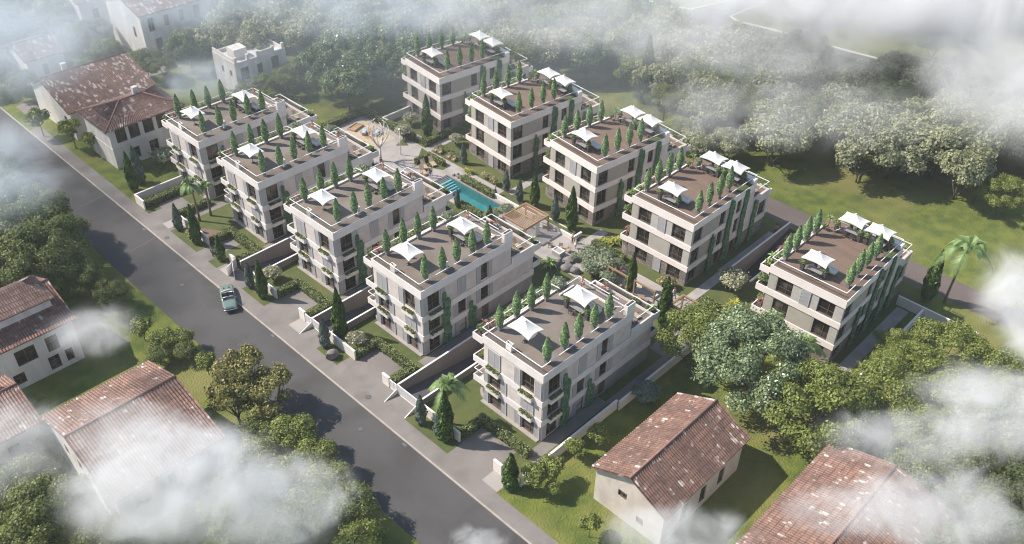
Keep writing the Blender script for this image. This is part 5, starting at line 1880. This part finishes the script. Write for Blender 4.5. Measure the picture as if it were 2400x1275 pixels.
c_pink, c_red, c_whit, c_dark, c_blue = mat('cloth_pink', (.62, .25, .22), .9), mat('cloth_red', (.45, .06, .05), .9), mat('cloth_white', (.72, .71, .69), .9), mat('cloth_dark', (.035, .035, .045), .9), mat('cloth_grey_blue', (.22, .25, .32), .9)
h_bl, h_br, h_dk = mat('hair_blond', (.45, .32, .18), .7), mat('hair_brown', (.14, .08, .05), .7), mat('hair_dark', (.03, .022, .018), .7)
for i, p in enumerate(PA):
    person('barefoot person in pink swimwear standing behind back parasol, roof of %s' % NA[i], at(p, 14.1, 7.0, DK), R(p[2] + 200), c_pink, c_pink, h_br, 'talk', bare=True, long_hair=True, grp='people on the roof terraces')
for i, p in enumerate(PB):
    person('person in red top by the right back parasol, %s' % NB[i], at(p, 14.3, 4.6 if i else 4.7, DK), R(p[2] + 180), c_red, c_pink, h_dk, 'talk', bare=(i % 2 == 0), grp='people on the roof terraces')
person('person in beige top with dark trousers walking beside the pool steps', (80.2, 94.6, .016), R(60), mat('cloth_beige', (.42, .28, .18), .9), c_blue, h_br, 'walk', long_hair=True, grp='couple at the pool steps')
person('person in white shirt and dark trousers by the pool steps', (80.8, 94.9, .016), R(50), c_whit, c_dark, h_dk, 'talk', grp='couple at the pool steps')
person('blond person in dark blue skirt beside the end of the pool hedge', (84.1, 83.8, .016), R(110), c_whit, mat('cloth_navy', (.04, .05, .1), .9), h_bl, 'talk', skirt=True)
person('grey-haired person in red sweater and dark trousers walking in the court', (83.0, 67.0, .016), R(150), c_red, c_dark, mat('hair_grey', (.4, .38, .36), .7), 'talk', grp='couple in the court')
person('person in white dress and dark leggings standing in the court', (82.3, 65.8, .016), R(140), c_whit, c_whit, h_bl, 'stand', skirt=True, long_hair=True, grp='couple in the court')
person('person in white shirt walking on the walkway behind the small pergola', (83.1, 49.2, .016), R(80), c_whit, c_blue, h_br, 'walk', h=1.08)
person('person in red top on the paving beyond the rear ramp', (106.0, 47.6, .02), R(200), c_red, c_dark, h_dk, 'talk')
person('person in dark clothes standing near the steel tree sculpture', (76.9, 102.6, .02), R(30), c_dark, c_dark, h_dk, 'stand')

# ------------------------------------------------------------------ garden planting
P_CYP = [cypress_proto('cypress', 'cypress', s, h, rad, n, L_CYP, .24) for s, h, rad, n in ((1, 7.5, .85, 3600), (2, 8.4, .95, 4200), (3, 4.4, .62, 2000))]
P_CYB = cypress_proto('blue_cypress', 'blue cypress', 4, 4.6, .62, 2600, L_CYPB, .16)
G1, G2 = 'dark green cypresses in the gardens', 'blue-green cypresses in the gardens'
for k, x, y, l, s in ((0, 44.9, 52.2, 'tall dark cypress in the nearest street bed, rightmost of three', 1), (2, 45.1, 42.4, 'slim cypress beside the wall stub at the nearest driveway', 1.22), (0, 47.3, 74.3, 'tall cypress behind the street wall, left of the round pale bush', 1.0),
                      (0, 44.6, 87.4, 'tall cypress in the bed beside the parked car', .82), (0, 44.8, 104.3, 'tall cypress in the bed before the fourth block', .88), (2, 45.1, 98.4, 'small cypress on the little lawn beside the motorcycle', .95), (1, 45.2, 123.3, 'tall dark cypress at the corner of the old hipped house', .82),
                      (1, 88.9, 105.0, 'tall dark cypress before the farthest stone-based block', .92), (0, 86.0, 77.3, 'dark cypress on the lawn behind the big pergola', .82), (0, 85.4, 69.4, 'dark cypress at the corner of lawn and court', .98), (0, 80.4, 54.4, 'slim dark cypress between the two swing frames', .82),
                      (0, 78.0, 47.2, 'dark cypress beside the end of the nearest block', 1.0), (1, 107.0, 25.2, 'big dark cypress by the back road near the palm', .98), (2, 77.4, 78.2, 'slim cypress left of the big pergola', .85), (1, 125.4, 86.9, 'tall foggy cypress behind the fourth stone-based block', 1.5), (1, 156, 46, 'tall foggy cypress in the right wood', 1.5), (0, 57.5, 139, 'slim misty cypress behind the hipped house, left one', 1.0), (0, 59.5, 137, 'slim misty cypress behind the hipped house, right one', .85)):
    P_CYP[k].put(l, (x, y, 0), k * 1.3 + x, G1, s)
for x, y, l, s in ((44.5, 55.9, 'blue-green cypress leftmost in the nearest street bed', 1), (44.6, 52.95, 'blue-green cypress touching the tall cypress in the nearest street bed', .95), (44.6, 73.9, 'blue-green cypress beside the boulder bed', 1.05), (44.6, 90.4, 'blue-green cypress in the bed left of the parked car', .95), (44.7, 109.1, 'blue-green cypress in the bed before the palms', 1.0),
                   (46.9, 124.6, 'blue-green cypress beside the cypress at the old hipped house', 1.45), (87.0, 94.0, 'blue-green cypress behind the wooden chairs', .85), (86.1, 83.4, 'blue-green cypress at the lawn corner near the blond person', .85), (85.3, 79.8, 'blue-green cypress on the lawn by the middle stone-based block', .9), (85.4, 72.6, 'blue-green cypress behind the pergola edge', 1.0), (77.6, 85.4, 'blue-green cypress left of the swimming pool', .7)):
    P_CYB.put(l, (x, y, 0), x * 3, G2, s)
P_PALE = shrub_proto('round_pale_bush', 'bush', 15, 1.35, 2.6, 3400, .11, L_BUSHW, nl=22, lobe=.36)
P_BIG = shrub_proto('big_shrub', 'bush', 16, 1.5, 2.4, 3200, .12, L_GSHRUB, nl=18)
P_DRY = shrub_proto('dry_shrub', 'bush', 17, .9, 1.9, 1400, .12, L_DRY, nl=9)
P_BLUEB = shrub_proto('blue_green_bush', 'bush', 18, 1.7, 3.2, 4200, .14, L_CYPB, nl=22, lobe=.38)
P_TROPI = rosette_proto('palm_shrub', 'palm shrub', 19, 4, .4, 16, 1.2, .2, L_TROP, spread=.7, droop=.75)
P_TROPD = rosette_proto('fan_palm', 'palm shrub', 20, 4, .9, 18, 1.5, .22, L_PALM, spread=.6, droop=.8)
for x, y, l, s in ((47.4, 71.3, 'round pale flowering bush behind the street wall of the second block', 1), (47.6, 89.7, 'round pale flowering bush behind the street wall of the middle block', 1), (89.4, 109.9, 'round pale bush on the lawn by the white corner wall', 1.05), (85.3, 107.0, 'round pale bush at the corner of the play court', 1.15),
                   (90.2, 99.3, 'round pale bush before the fourth stone-based block', .95), (89.9, 44.6, 'big round pale bush between the two right stone-based blocks', 1.6)):
    P_PALE.put(l, (x, y, 0), x, 'round pale flowering bushes', s)
for x, y, l, s in ((81.2, 62.4, 'large grey-green shrub beside the boulder pile', 1.1), (81.0, 59.6, 'large grey-green shrub right of the court', 1.2), (83.2, 61.2, 'large grey-green shrub at the walkway edge', .8), (79.2, 60.4, 'large green shrub at the back of the nearest block', 1.0), (79.4, 57.4, 'grey-green shrub between the spiky plant and the nearest block', .85), (82.7, 58.6, 'grey-green shrub at the walkway side of the swing lawn', .75), (80.3, 64.0, 'small grey-green shrub between boulders and walkway', .5), (74.6, 84.8, 'grey-green shrub at the rear of the middle block, left', .8), (75.3, 88.6, 'grey-green shrub at the rear of the middle block, right', .75), (75.2, 101.2, 'grey-green shrub behind the fourth block near the sculpture', .8), (77.4, 116.6, 'grey-green shrub at the left edge of the play court', .8), (81.5, 78.9, 'grey-green shrub at the pool end', .75), (78.6, 79.2, 'grey-green shrub beside the pool tail', .8), (52.5, 127.3, 'large blue-green shrub before the hipped house', 1.3)):
    P_BIG.put(l, (x, y, 0), x * 2, 'large garden shrubs', s)
for x, y, l, s in ((84.2, 51.8, 'olive feathery shrub at the stone-based corner, left one', 1), (84.6, 50.9, 'olive feathery shrub at the stone-based corner, right one', .95), (86.2, 88.1, 'dry olive shrub on the pool lawn, left one', .8), (86.0, 86.0, 'dry olive shrub on the pool lawn, right one', .85), (44.9, 106.9, 'low olive shrub in the bed before the fourth block', .6), (44.9, 106.0, 'second low olive shrub in the bed before the fourth block', .6)):
    P_DRY.put(l, (x, y, 0), x, 'olive feathery shrubs', s)
P_BLUEB.put('round blue-green bush against the long boundary wall', (65.2, 40.2, 0), 0, None, 1.0)
for x, y, l, s in ((85.7, 91.4, 'yellow-green palm shrub on the pool lawn', .9), (87.0, 62.9, 'yellow-green palm shrubs left of the second stone-based block', 1.1), (86.2, 64.2, 'yellow-green palm shrub beside the path junction', .9), (87.0, 42.8, 'yellow-green palm shrub beside the path of the rightmost block', 1.15), (85.6, 42.2, 'yellow-green palm shrub left of the rightmost block path', .95)):
    P_TROPI.put(l, (x, y, 0), x, 'yellow-green palm shrubs', s)
for x, y, l, s in ((76.3, 65.4, 'dark green fan palm at the back corner of the second block', 1.0), (82.4, 41.0, 'dark fan palm behind the silvery tree', 1.1), (80.9, 80.2, 'fan palm at the tail of the pool', .5)):
    P_TROPD.put(l, (x, y, 0), x, 'dark green fan palms', s)
P_CORD.put('dark red spiky plant beside the large court shrubs', (80.8, 57.6, 0), 1, 'red spiky plants', 1.5)
P_CORD.put('dark red spiky plant at the left end of the pool', (78.3, 94.2, 0), 2, 'red spiky plants', 1.3)
P_CORD.put('dark red spiky plant left of the big pergola', (77.0, 76.8, 0), 2, 'red spiky plants', 1.3)
P_CORD.put('dark red spiky plant on the rear corner of the second ramp block', (106.5, 43.4, 0), 2, 'red spiky plants', 1.6)


def palm(name, label, x, y, H, lean, nf, fl, seed, s=1.0, droop=.85):
    rnd = random.Random(seed)
    r = thing('palm_tree', label, 'palm', (x, y, 0), 0, 'palms')
    t = MB()
    pts = [(lean[0] * (k / 5) ** 1.6, lean[1] * (k / 5) ** 1.6, H * k / 5) for k in range(6)]
    t.tube(pts, [.2 * s, .17 * s, .15 * s, .14 * s, .13 * s, .15 * s], 9)
    t.build('trunk', mat('palm_bark', (.25, .19, .14), .95, (.17, .13, .095), scale=6, stretch=(.2, .2, 2), bump=.5), r)
    top = pts[-1]
    for k in range(nf):
        a = k * 2.4 + rnd.uniform(-.2, .2)
        el = rnd.uniform(.15, 1.25) if k % 3 else rnd.uniform(.9, 1.4)
        L_ = fl * rnd.uniform(.85, 1.1)
        f = MB()
        ca, sa = math.cos(a), math.sin(a)
        n = 22
        sp = []
        for i in range(n + 1):
            u = i / n
            sp.append(Vector((top[0] + ca * L_ * u * math.cos(el) * (1 - .15 * u), top[1] + sa * L_ * u * math.cos(el) * (1 - .15 * u), top[2] + L_ * u * math.sin(el) - droop * L_ * u * u * (.75 + .35 * math.cos(el)))))
        f.tube(sp, [.03] * (n) + [.008], 4)
        for i in range(1, n):
            d = (sp[i + 1] - sp[i - 1]).normalized()
            sd_ = d.cross(Vector((0, 0, 1)))
            sd_ = sd_.normalized() if sd_.length > .01 else Vector((-sa, ca, 0))
            ll = fl * .30 * math.sin(PI * (.08 + .86 * i / n)) ** .7
            for s_ in (-1, 1):
                for hh in (0, .5):
                    b = sp[i].lerp(sp[i + 1] if i < n else sp[i], hh)
                    tip = b + (sd_ * s_ * .8 + d * .55 + Vector((0, 0, -.28))) * ll
                    wv = d * .045
                    f.quad(b - wv, b + wv, tip)
        f.build('frond', L_PALM, r)
    return r


palm('p', 'large palm with arching fronds on the lawn of the nearest block', 46.6, 53.9, 5.9, (.2, -.1), 18, 3.1, 1)
palm('p', 'taller of the two palms on the lawn of the fourth block', 48.0, 109.1, 6.3, (-.1, .2), 20, 2.5, 2)
palm('p', 'smaller of the two palms on the lawn of the fourth block', 49.9, 109.2, 5.2, (.1, -.1), 15, 1.9, 3)
palm('p', 'tall lone palm leaning beside the back road at the right', 108.4, 23.2, 9.6, (-.7, -.5), 17, 4.4, 4)
palm('p', 'palm rising between silvery tree and rightmost block, left one', 80.4, 33.9, 7.0, (0, 0), 14, 3.4, 5)
palm('p', 'palm rising between silvery tree and rightmost block, right one', 80.2, 29.3, 6.2, (0, 0), 14, 3.6, 6)
palm('p', 'foggy palm in the right wood, left one', 158, 37.5, 9, (0, 0), 14, 4.4, 7)
palm('p', 'foggy palm in the right wood, right one', 161, 33.0, 9, (0, 0), 14, 4.4, 8)

# ------------------------------------------------------------------ trees
# name cat seed H crown_r trunk lobes leaves leaf mat
TK = {
    'silver': [tree_proto('broad_silvery_tree', 'tree', 31, 10.5, 5.6, 2.2, 64, 38000, .14, L_SILV, lobe_r=.22, spread=1.05)],
    'yellow': [tree_proto('yellow_green_tree', 'tree', s, 8.4, 3.9, 2.0, 36, 19000, .115, L_YEL, lobe_r=.24, spread=1.05) for s in (32, 33)],
    'mid': [tree_proto('green_tree', 'tree', s, 9.0, 4.3, 2.0, 36, 17000, .145, L_MID, lobe_r=.27, spread=1.0) for s in (34, 35)],
    'sage': [tree_proto('grey_green_tree', 'tree', s, 9.0, 4.4, 2.4, 34, 12000, .21, L_SAGE, lobe_r=.3, multi=3, spread=.95) for s in (36, 37, 38)],
    'dark': [tree_proto('dark_leafy_tree', 'tree', s, 9.5, 4.6, 2.6, 38, 14000, .19, L_BLUE, lobe_r=.25, spread=.95) for s in (39,)],
    'olive': [tree_proto('airy_olive_tree', 'tree', s, 7.2, 2.9, 1.8, 18, 5200, .15, L_OLIVE, lobe_r=.3, multi=2, spread=.95) for s in (40, 41)],
    'small': [tree_proto('small_tree', 'tree', s, 3.4, 1.5, 1.2, 11, 1700, .12, L_YEL, lobe_r=.34, trunk_r=.07) for s in (42,)],
    'roadside': [tree_proto('roadside_tree', 'tree', s, 6.0, 2.9, 1.2, 20, 9500, .13, L_YEL if s == 44 else L_MID, lobe_r=.34) for s in (43, 44)],
}
ADJ = {'silver': 'silvery-leaved broad tree', 'yellow': 'yellow-green tree', 'mid': 'mid-green tree', 'sage': 'grey-green tree', 'dark': 'dark blue-green tree', 'olive': 'airy olive-green tree', 'small': 'small yellowish tree', 'roadside': 'bushy roadside tree'}
TR = []   # (kind, x, y, scale, zone)


def T(kind, pts, zone):
    for p in pts:
        TR.append((kind, p[0], p[1], p[2] if len(p) > 2 else 1.0, zone))


T('silver', [(73.2, 31.9, 1.14)], 'beside the old cream house')
T('yellow', [(73.6, 39.4, 1.05)], 'in front of the small pergola')
T('yellow', [(72.6, 23.8, 1.35), (70.2, 20.6, .8), (82.5, 20.0, 1.05), (87.5, 19.2, 1.0), (91.0, 22.6, .75), (93.8, 17.8, 1.05), (85.0, 14.0, 1.0), (79.0, 14.6, .95), (94.5, 12.5, .9), (75.5, 18.6, .8)], 'right of the old cream house')
T('mid', [(77.6, 20.4, .8), (78.0, 9.5, .95), (72.5, 11.0, .9), (84.5, 8.0, 1.0), (73.0, 4.0, .9), (79.5, 2.5, 1.0), (66, 6, .8)], 'in the bottom right corner')
T('yellow', [(90.5, 8.0, 1.0), (85.0, 1.5, .9), (70.5, -1.5, .9)], 'in the bottom right corner')
T('small', [(56.0, 39.8, 1.0), (53.0, 40.4, .9), (48.7, 40.0, 1.15), (46.7, 40.6, 1.1), (46.3, 32.6, .9), (47.3, 38.4, .7)], 'beside the long boundary wall')
T('roadside', [(31.9, 62.0, .95), (31.8, 58.0, .9), (30.6, 54.3, 1.0), (30.4, 50.3, .95), (28.0, 57.4, 1.05), (29.2, 65.6, .8), (26.8, 52.8, 1.0), (27.0, 62.0, 1.0), (25.2, 57.5, 1.1), (28.3, 46.4, .9), (23.5, 53, 1.0), (24.3, 61.2, .9), (21.5, 58.3, 1.0), (20.5, 53.4, .9)], 'along the near side of the street, bottom left')
T('olive', [(32.2, 71.8, 1.15), (33.2, 68.6, 1.08), (30.2, 70.4, 1.0)], 'at the street edge, bottom left')
T('small', [(29.4, 90.4, 1.15), (31.8, 79.6, 1.0)], 'on the left roadside grass')
T('roadside', [(31.9, 85.8, .6), (30.2, 86.6, .62), (28.6, 85.2, .55), (31.2, 83.6, .5)], 'on the left roadside grass')
T('mid', [(29.9, 118.3, 1.0), (28.9, 112.4, .95), (26.5, 107.6, .9), (24.2, 112.6, 1.05), (22.0, 107.4, .95), (23.6, 119.8, 1.05), (27.0, 126.5, 1.1), (19.0, 114.5, 1.0), (18.5, 122, 1.1), (22, 131, 1.1), (28.3, 133.8, 1.05), (15.5, 108.5, 1.0), (28.8, 103.6, .6), (29.6, 98.8, .5)], 'in the dark wood left of the street')
T('sage', [(29.0, 141, 1.0), (23, 139, 1.0), (28, 149, 1.1), (16, 131, 1.0)], 'in the dark wood left of the street')
T('mid', [(8.6, 74.0, .8), (9.4, 69.4, .85), (10.8, 61.0, .8), (5.5, 67.0, .8), (12.2, 79.4, .45)], 'left of the big white house')
T('small', [(44.6, 141.8, 1.6), (42.6, 149.5, 1.5), (46.0, 138.0, 1.3)], 'in front of the white-flecked roof house')
T('mid', [(62.5, 166.0, .7), (57.5, 163.0, .6), (66, 157.5, .75), (60, 184, 1.0), (53, 184, 1.0), (74, 156, .9), (46.5, 165.5, .6), (43, 172, .9), (62.3, 176.5, .8), (90, 166, 1.0), (88, 181, 1.1), (98, 176, 1.1)], 'among the misty houses at the top left')
T('yellow', [(77.0, 135.6, .62), (80.4, 133.8, .66), (72.9, 135.4, .55), (83.6, 136.0, .6), (66.0, 176.8, .7), (67.5, 154, .6), (74.0, 130.2, .62)], 'beside the misty flat-roofed villa')
T('dark', [(85.4, 121.9, .92), (90.0, 124.6, 1.0), (95.8, 122.2, 1.0), (91.0, 132.0, 1.1), (98.5, 131.0, 1.1), (84.6, 130.4, .9), (102.5, 124.5, .95)], 'behind the play court')
T('sage', [(92, 142, 1.15), (100.5, 140, 1.1), (84, 146.5, 1.05), (108, 133, 1.1), (92, 152, 1.2), (101, 150, 1.1), (110, 143, 1.1), (79, 154, 1.0), (84, 158, 1.1), (97, 160, 1.1), (108, 154, 1.1)], 'in the misty wood behind the play court')
T('sage', [(114.7, 68.0, 0.71), (118.7, 64.6, 0.69), (122.6, 58.6, 1.09), (127.6, 61.2, 1.15), (128.0, 45.9, 1.09), (132.5, 43.5, 1.21), (131.9, 50.4, 1.26), (137.5, 38.2, 1.21), (143.0, 33.8, 1.26), (136.5, 46.2, 1.15), (134.5, 33.0, 1.03), (140.5, 43.3, 1.26)], 'in the front edge of the right wood')
T('yellow', [(134.5, 26.6, .85), (116.4, 72.8, .7), (121.5, 79.6, .9), (112.5, 14.8, .8)], 'at the right wood edge')
FILL = random.Random(7)


def inside(x, y, poly):
    c = False
    for i in range(len(poly)):
        x1, y1 = poly[i]
        x2, y2 = poly[i - 1]
        if (y1 > y) != (y2 > y) and x < (x2 - x1) * (y - y1) / (y2 - y1) + x1:
            c = not c
    return c


def fill(poly, gap, kinds, zone, n, smin=.9, smax=1.2):
    xs, ys = [p[0] for p in poly], [p[1] for p in poly]
    got = 0
    for _ in range(4000):
        if got >= n:
            break
        x, y = FILL.uniform(min(xs), max(xs)), FILL.uniform(min(ys), max(ys))
        if not inside(x, y, poly):
            continue
        if any((x - t[1]) ** 2 + (y - t[2]) ** 2 < gap * gap for t in TR):
            continue
        TR.append((FILL.choice(kinds), x, y, FILL.uniform(smin, smax), zone))
        got += 1


fill([(126, 55), (119, 70), (123, 84), (128, 92), (148, 92), (160, 60), (166, 30), (160, 12), (146, 20), (139, 40), (134, 56)], 5.9, ['sage', 'sage', 'sage', 'mid'], 'in the depth of the right wood', 52)
fill([(112, 108), (126, 92), (150, 92), (152, 104), (130, 130), (112, 128)], 6.0, ['sage', 'dark', 'sage', 'mid'], 'in the foggy wood behind the farthest stone-based block', 30)
fill([(110, 130), (118, 140), (120, 180), (80, 195), (86, 165), (112, 150)], 7.5, ['sage', 'mid'], 'in the foggy wood at the top', 22)
fill([(180, 52), (215, 40), (240, 60), (225, 95), (195, 105), (178, 90)], 8.5, ['sage', 'mid'], 'beyond the far road', 20)
fill([(168, 125), (190, 110), (200, 130), (160, 170), (130, 160), (140, 142)], 8.5, ['sage', 'mid'], 'beyond the top road', 16)
fill([(38, 170), (46, 185), (48, 220), (80, 225), (80, 198), (56, 182)], 8.0, ['sage', 'mid'], 'behind the misty houses', 12)
fwd, rgt = Vector((math.cos(_ya), math.sin(_ya))), Vector((math.sin(_ya), -math.cos(_ya)))


def words(n):
    return ['first', 'second', 'third', 'fourth', 'fifth', 'sixth', 'seventh', 'eighth', 'ninth', 'tenth'][n] if n < 10 else str(n + 1) + ('st', 'nd', 'rd', 'th')[min((n % 10), 3) if n not in (10, 11, 12) else 3]


zones = {}
for t in TR:
    zones.setdefault((t[0], t[4]), []).append(t)
for (kind, zone), L_ in zones.items():
    L_.sort(key=lambda t: (t[1] * rgt.x + t[2] * rgt.y) / (t[1] * fwd.x + t[2] * fwd.y + 60))
    for i, (k, x, y, s, _) in enumerate(L_):
        pr = TK[k][(i * 7 + int(x)) % len(TK[k])]
        lab = ('%s %s' % (ADJ[k], zone)) if len(L_) == 1 else ('%s %s, %s from left' % (ADJ[k], zone, words(i)))
        q = FILL.uniform(.92, 1.08)
        pr.put(lab, (x, y, 0), FILL.uniform(0, 6.28), 'trees ' + zone, (s, s * q, s * FILL.uniform(.92, 1.08)))

# ------------------------------------------------------------------ air and mist


def ellipsoid(name, loc, s, m, label, rz=0):
    import bmesh
    bm = bmesh.new()
    bmesh.ops.create_icosphere(bm, subdivisions=3, radius=1.0)
    me = bpy.data.meshes.new(name)
    bm.to_mesh(me)
    bm.free()
    me.materials.append(m)
    o = link(name, me, None, loc, rz, s)
    o['kind'] = 'stuff'
    o['label'] = label
    return o


def mist_mat(name, dens, scale, thr, seed, edge=.55, col=(1, 1, 1), soft=.26):
    m = bpy.data.materials.new(name)
    m.use_nodes = True
    N = m.node_tree
    N.nodes.clear()
    L = N.links.new
    out = N.nodes.new('ShaderNodeOutputMaterial')
    v = N.nodes.new('ShaderNodeVolumePrincipled')
    v.inputs['Color'].default_value = tuple(col) + (1,)
    v.inputs['Anisotropy'].default_value = -0.1
    tc = N.nodes.new('ShaderNodeTexCoord')
    ln = N.nodes.new('ShaderNodeVectorMath')
    ln.operation = 'LENGTH'
    L(tc.outputs['Object'], ln.inputs[0])
    fa = N.nodes.new('ShaderNodeMapRange')
    fa.inputs[1].default_value = 1.0
    fa.inputs[2].default_value = 1 - edge
    fa.inputs[3].default_value = 0
    fa.inputs[4].default_value = 1
    fa.interpolation_type = 'SMOOTHSTEP'
    L(ln.outputs['Value'], fa.inputs[0])
    geo = N.nodes.new('ShaderNodeNewGeometry')
    mp = N.nodes.new('ShaderNodeMapping')
    mp.inputs['Location'].default_value = (seed * 13.7, seed * 7.1, seed * 3.3)
    L(geo.outputs['Position'], mp.inputs['Vector'])
    no = N.nodes.new('ShaderNodeTexNoise')
    no.inputs['Scale'].default_value = scale * 1.3
    no.inputs['Detail'].default_value = 6
    no.inputs['Roughness'].default_value = .7
    no.inputs['Distortion'].default_value = .7
    L(mp.outputs[0], no.inputs['Vector'])
    # threshold falls towards the middle so the edge is ragged
    mt = N.nodes.new('ShaderNodeMath')
    mt.operation = 'MULTIPLY_ADD'
    mt.inputs[1].default_value = -.22
    mt.inputs[2].default_value = thr + .16
    L(fa.outputs[0], mt.inputs[0])
    su = N.nodes.new('ShaderNodeMath')
    su.operation = 'SUBTRACT'
    L(no.outputs['Fac'], su.inputs[0])
    L(mt.outputs[0], su.inputs[1])
    mr = N.nodes.new('ShaderNodeMapRange')
    mr.inputs[1].default_value = 0
    mr.inputs[2].default_value = soft
    mr.inputs[3].default_value = 0
    mr.inputs[4].default_value = dens
    L(su.outputs[0], mr.inputs[0])
    mu = N.nodes.new('ShaderNodeMath')
    mu.operation = 'MULTIPLY'
    L(mr.outputs[0], mu.inputs[0])
    L(fa.outputs[0], mu.inputs[1])
    L(mu.outputs[0], v.inputs['Density'])
    L(v.outputs[0], out.inputs['Volume'])
    return m


MIST = [  # x, y, z, rx, ry, rz, angle, density, noise scale, threshold, label
    (125.3, 126.6, 9, 150, 62, 12, -46, 0.01, 0.03, 0.15, 'very thin misty veil over the far woods at the top'),
    (16.6, 55.3, 15, 13, 9, 4.5, -46, 0.36, 0.17, 0.4, 'large white mist bank over the bottom left trees'),
    (21.9, 48.4, 13, 10, 7, 4, -46, 0.34, 0.18, 0.41, 'white mist bank at the foot of the roadside trees'),
    (16.9, 63.2, 15, 9, 5.5, 2.6, -46, 0.2, 0.2, 0.43, 'thin white mist drifting over the big white house roof'),
    (21.2, 78.9, 14, 6.5, 4.5, 3, -46, 0.24, 0.24, 0.42, 'small white mist puff beside the red-roofed house at left'),
    (8.7, 69.8, 14, 8, 8, 4, -46, 0.2, 0.16, 0.42, 'white mist at the bottom left edge'),
    (24.5, 112.1, 16, 11, 18, 6, -46, 0.11, 0.1, 0.4, 'pale mist over the wood at the left edge'),
    (36.3, 146.8, 18, 24, 28, 8, -46, 0.08, 0.08, 0.37, 'wide blue-grey mist bank over the top left corner'),
    (65.1, 150.6, 18, 30, 16, 7, -46, 0.06, 0.07, 0.4, 'pale mist over the distant houses at the top'),
    (60.4, 124.0, 13, 12, 8, 4, -46, 0.09, 0.13, 0.42, 'thin wisp of mist before the flat-roofed villa'),
    (90.1, 121.7, 18, 34, 14, 7, -46, 0.06, 0.08, 0.4, 'thin mist over the top wood'),
    (115.8, 89.7, 18, 46, 12, 7, -46, 0.055, 0.08, 0.39, 'thin mist streak above the wood at the top middle'),
    (164.9, 55.1, 20, 62, 26, 10, -46, 0.24, 0.06, 0.35, 'huge white mist bank over the top right corner'),
    (146.4, 31.0, 16, 26, 26, 8, -46, 0.1, 0.07, 0.39, 'white mist at the right edge above the wood'),
    (115.9, 54.3, 14, 40, 14, 4.5, -46, 0.045, 0.14, 0.41, 'torn mist wisps over the right wood'),
    (126.9, 66.7, 16, 34, 12, 5, -46, 0.06, 0.12, 0.4, 'wispy mist before the far road'),
    (90.8, 10.2, 16, 7, 14, 5, -46, 0.34, 0.14, 0.39, 'dense white mist at the right edge beyond the palm'),
    (74.9, 8.5, 15, 11, 8, 4, -46, 0.26, 0.17, 0.4, 'white mist bank over the right yellow-green trees'),
    (65.4, 12.8, 15, 11, 4.5, 3, -46, 0.22, 0.2, 0.42, 'white mist streak above the red roof at bottom right'),
    (61.1, 7.5, 14, 12, 6, 4, -46, 0.26, 0.18, 0.41, 'white mist at the bottom right corner trees'),
    (54.5, 13.5, 14, 7, 4, 2.5, -46, 0.2, 0.24, 0.43, 'thin mist on the red roof at the bottom right'),
    (44.9, 22.1, 12, 9, 4, 2.6, -46, 0.4, 0.2, 0.41, 'dense white mist puff before the small cream house'),
    (35.0, 37.1, 6, 4.2, 2.2, 1.6, -46, 0.4, 0.35, 0.43, 'little white mist puff over the road at the bottom'),
]
for i, (x, y, z, sx, sy, sz, rz, de, sc, th, l) in enumerate(MIST):
    ellipsoid('mist_bank', (x, y, z), (sx, sy, sz), mist_mat('mist', de, sc, th, i + 1, col=(.86, .93, 1) if i in (0, 6, 7, 8, 9, 10) else (1, 1, 1)), l, R(rz))
hz = bpy.data.materials.new('haze_air')
hz.use_nodes = True
hz.node_tree.nodes.clear()
ho = hz.node_tree.nodes.new('ShaderNodeOutputMaterial')
hv = hz.node_tree.nodes.new('ShaderNodeVolumePrincipled')
hv.inputs['Color'].default_value = (.94, .97, 1, 1)
hv.inputs['Density'].default_value = 0.00022
hz.node_tree.links.new(hv.outputs[0], ho.inputs['Volume'])
o = MB().box(-620, 920, -520, 1020, -5, 80).build('haze', hz)
o['kind'] = 'stuff'
o['label'] = 'thin pale haze in the air over the whole place'

# ------------------------------------------------------------------ check of labels
seen = {}
for o in bpy.data.objects:
    if o.parent is None and o.get('category'):
        l = o.get('label', '')
        n = len(l.split())
        if n < 4 or n > 16:
            print('LABEL LENGTH', n, l)
        if l in seen:
            print('LABEL TWICE', l)
        seen[l] = 1
    elif o.parent is None and not o.get('kind') and o.type == 'MESH':
        print('UNTAGGED', o.name)
print('top level things', len(seen), 'objects', len(bpy.data.objects))
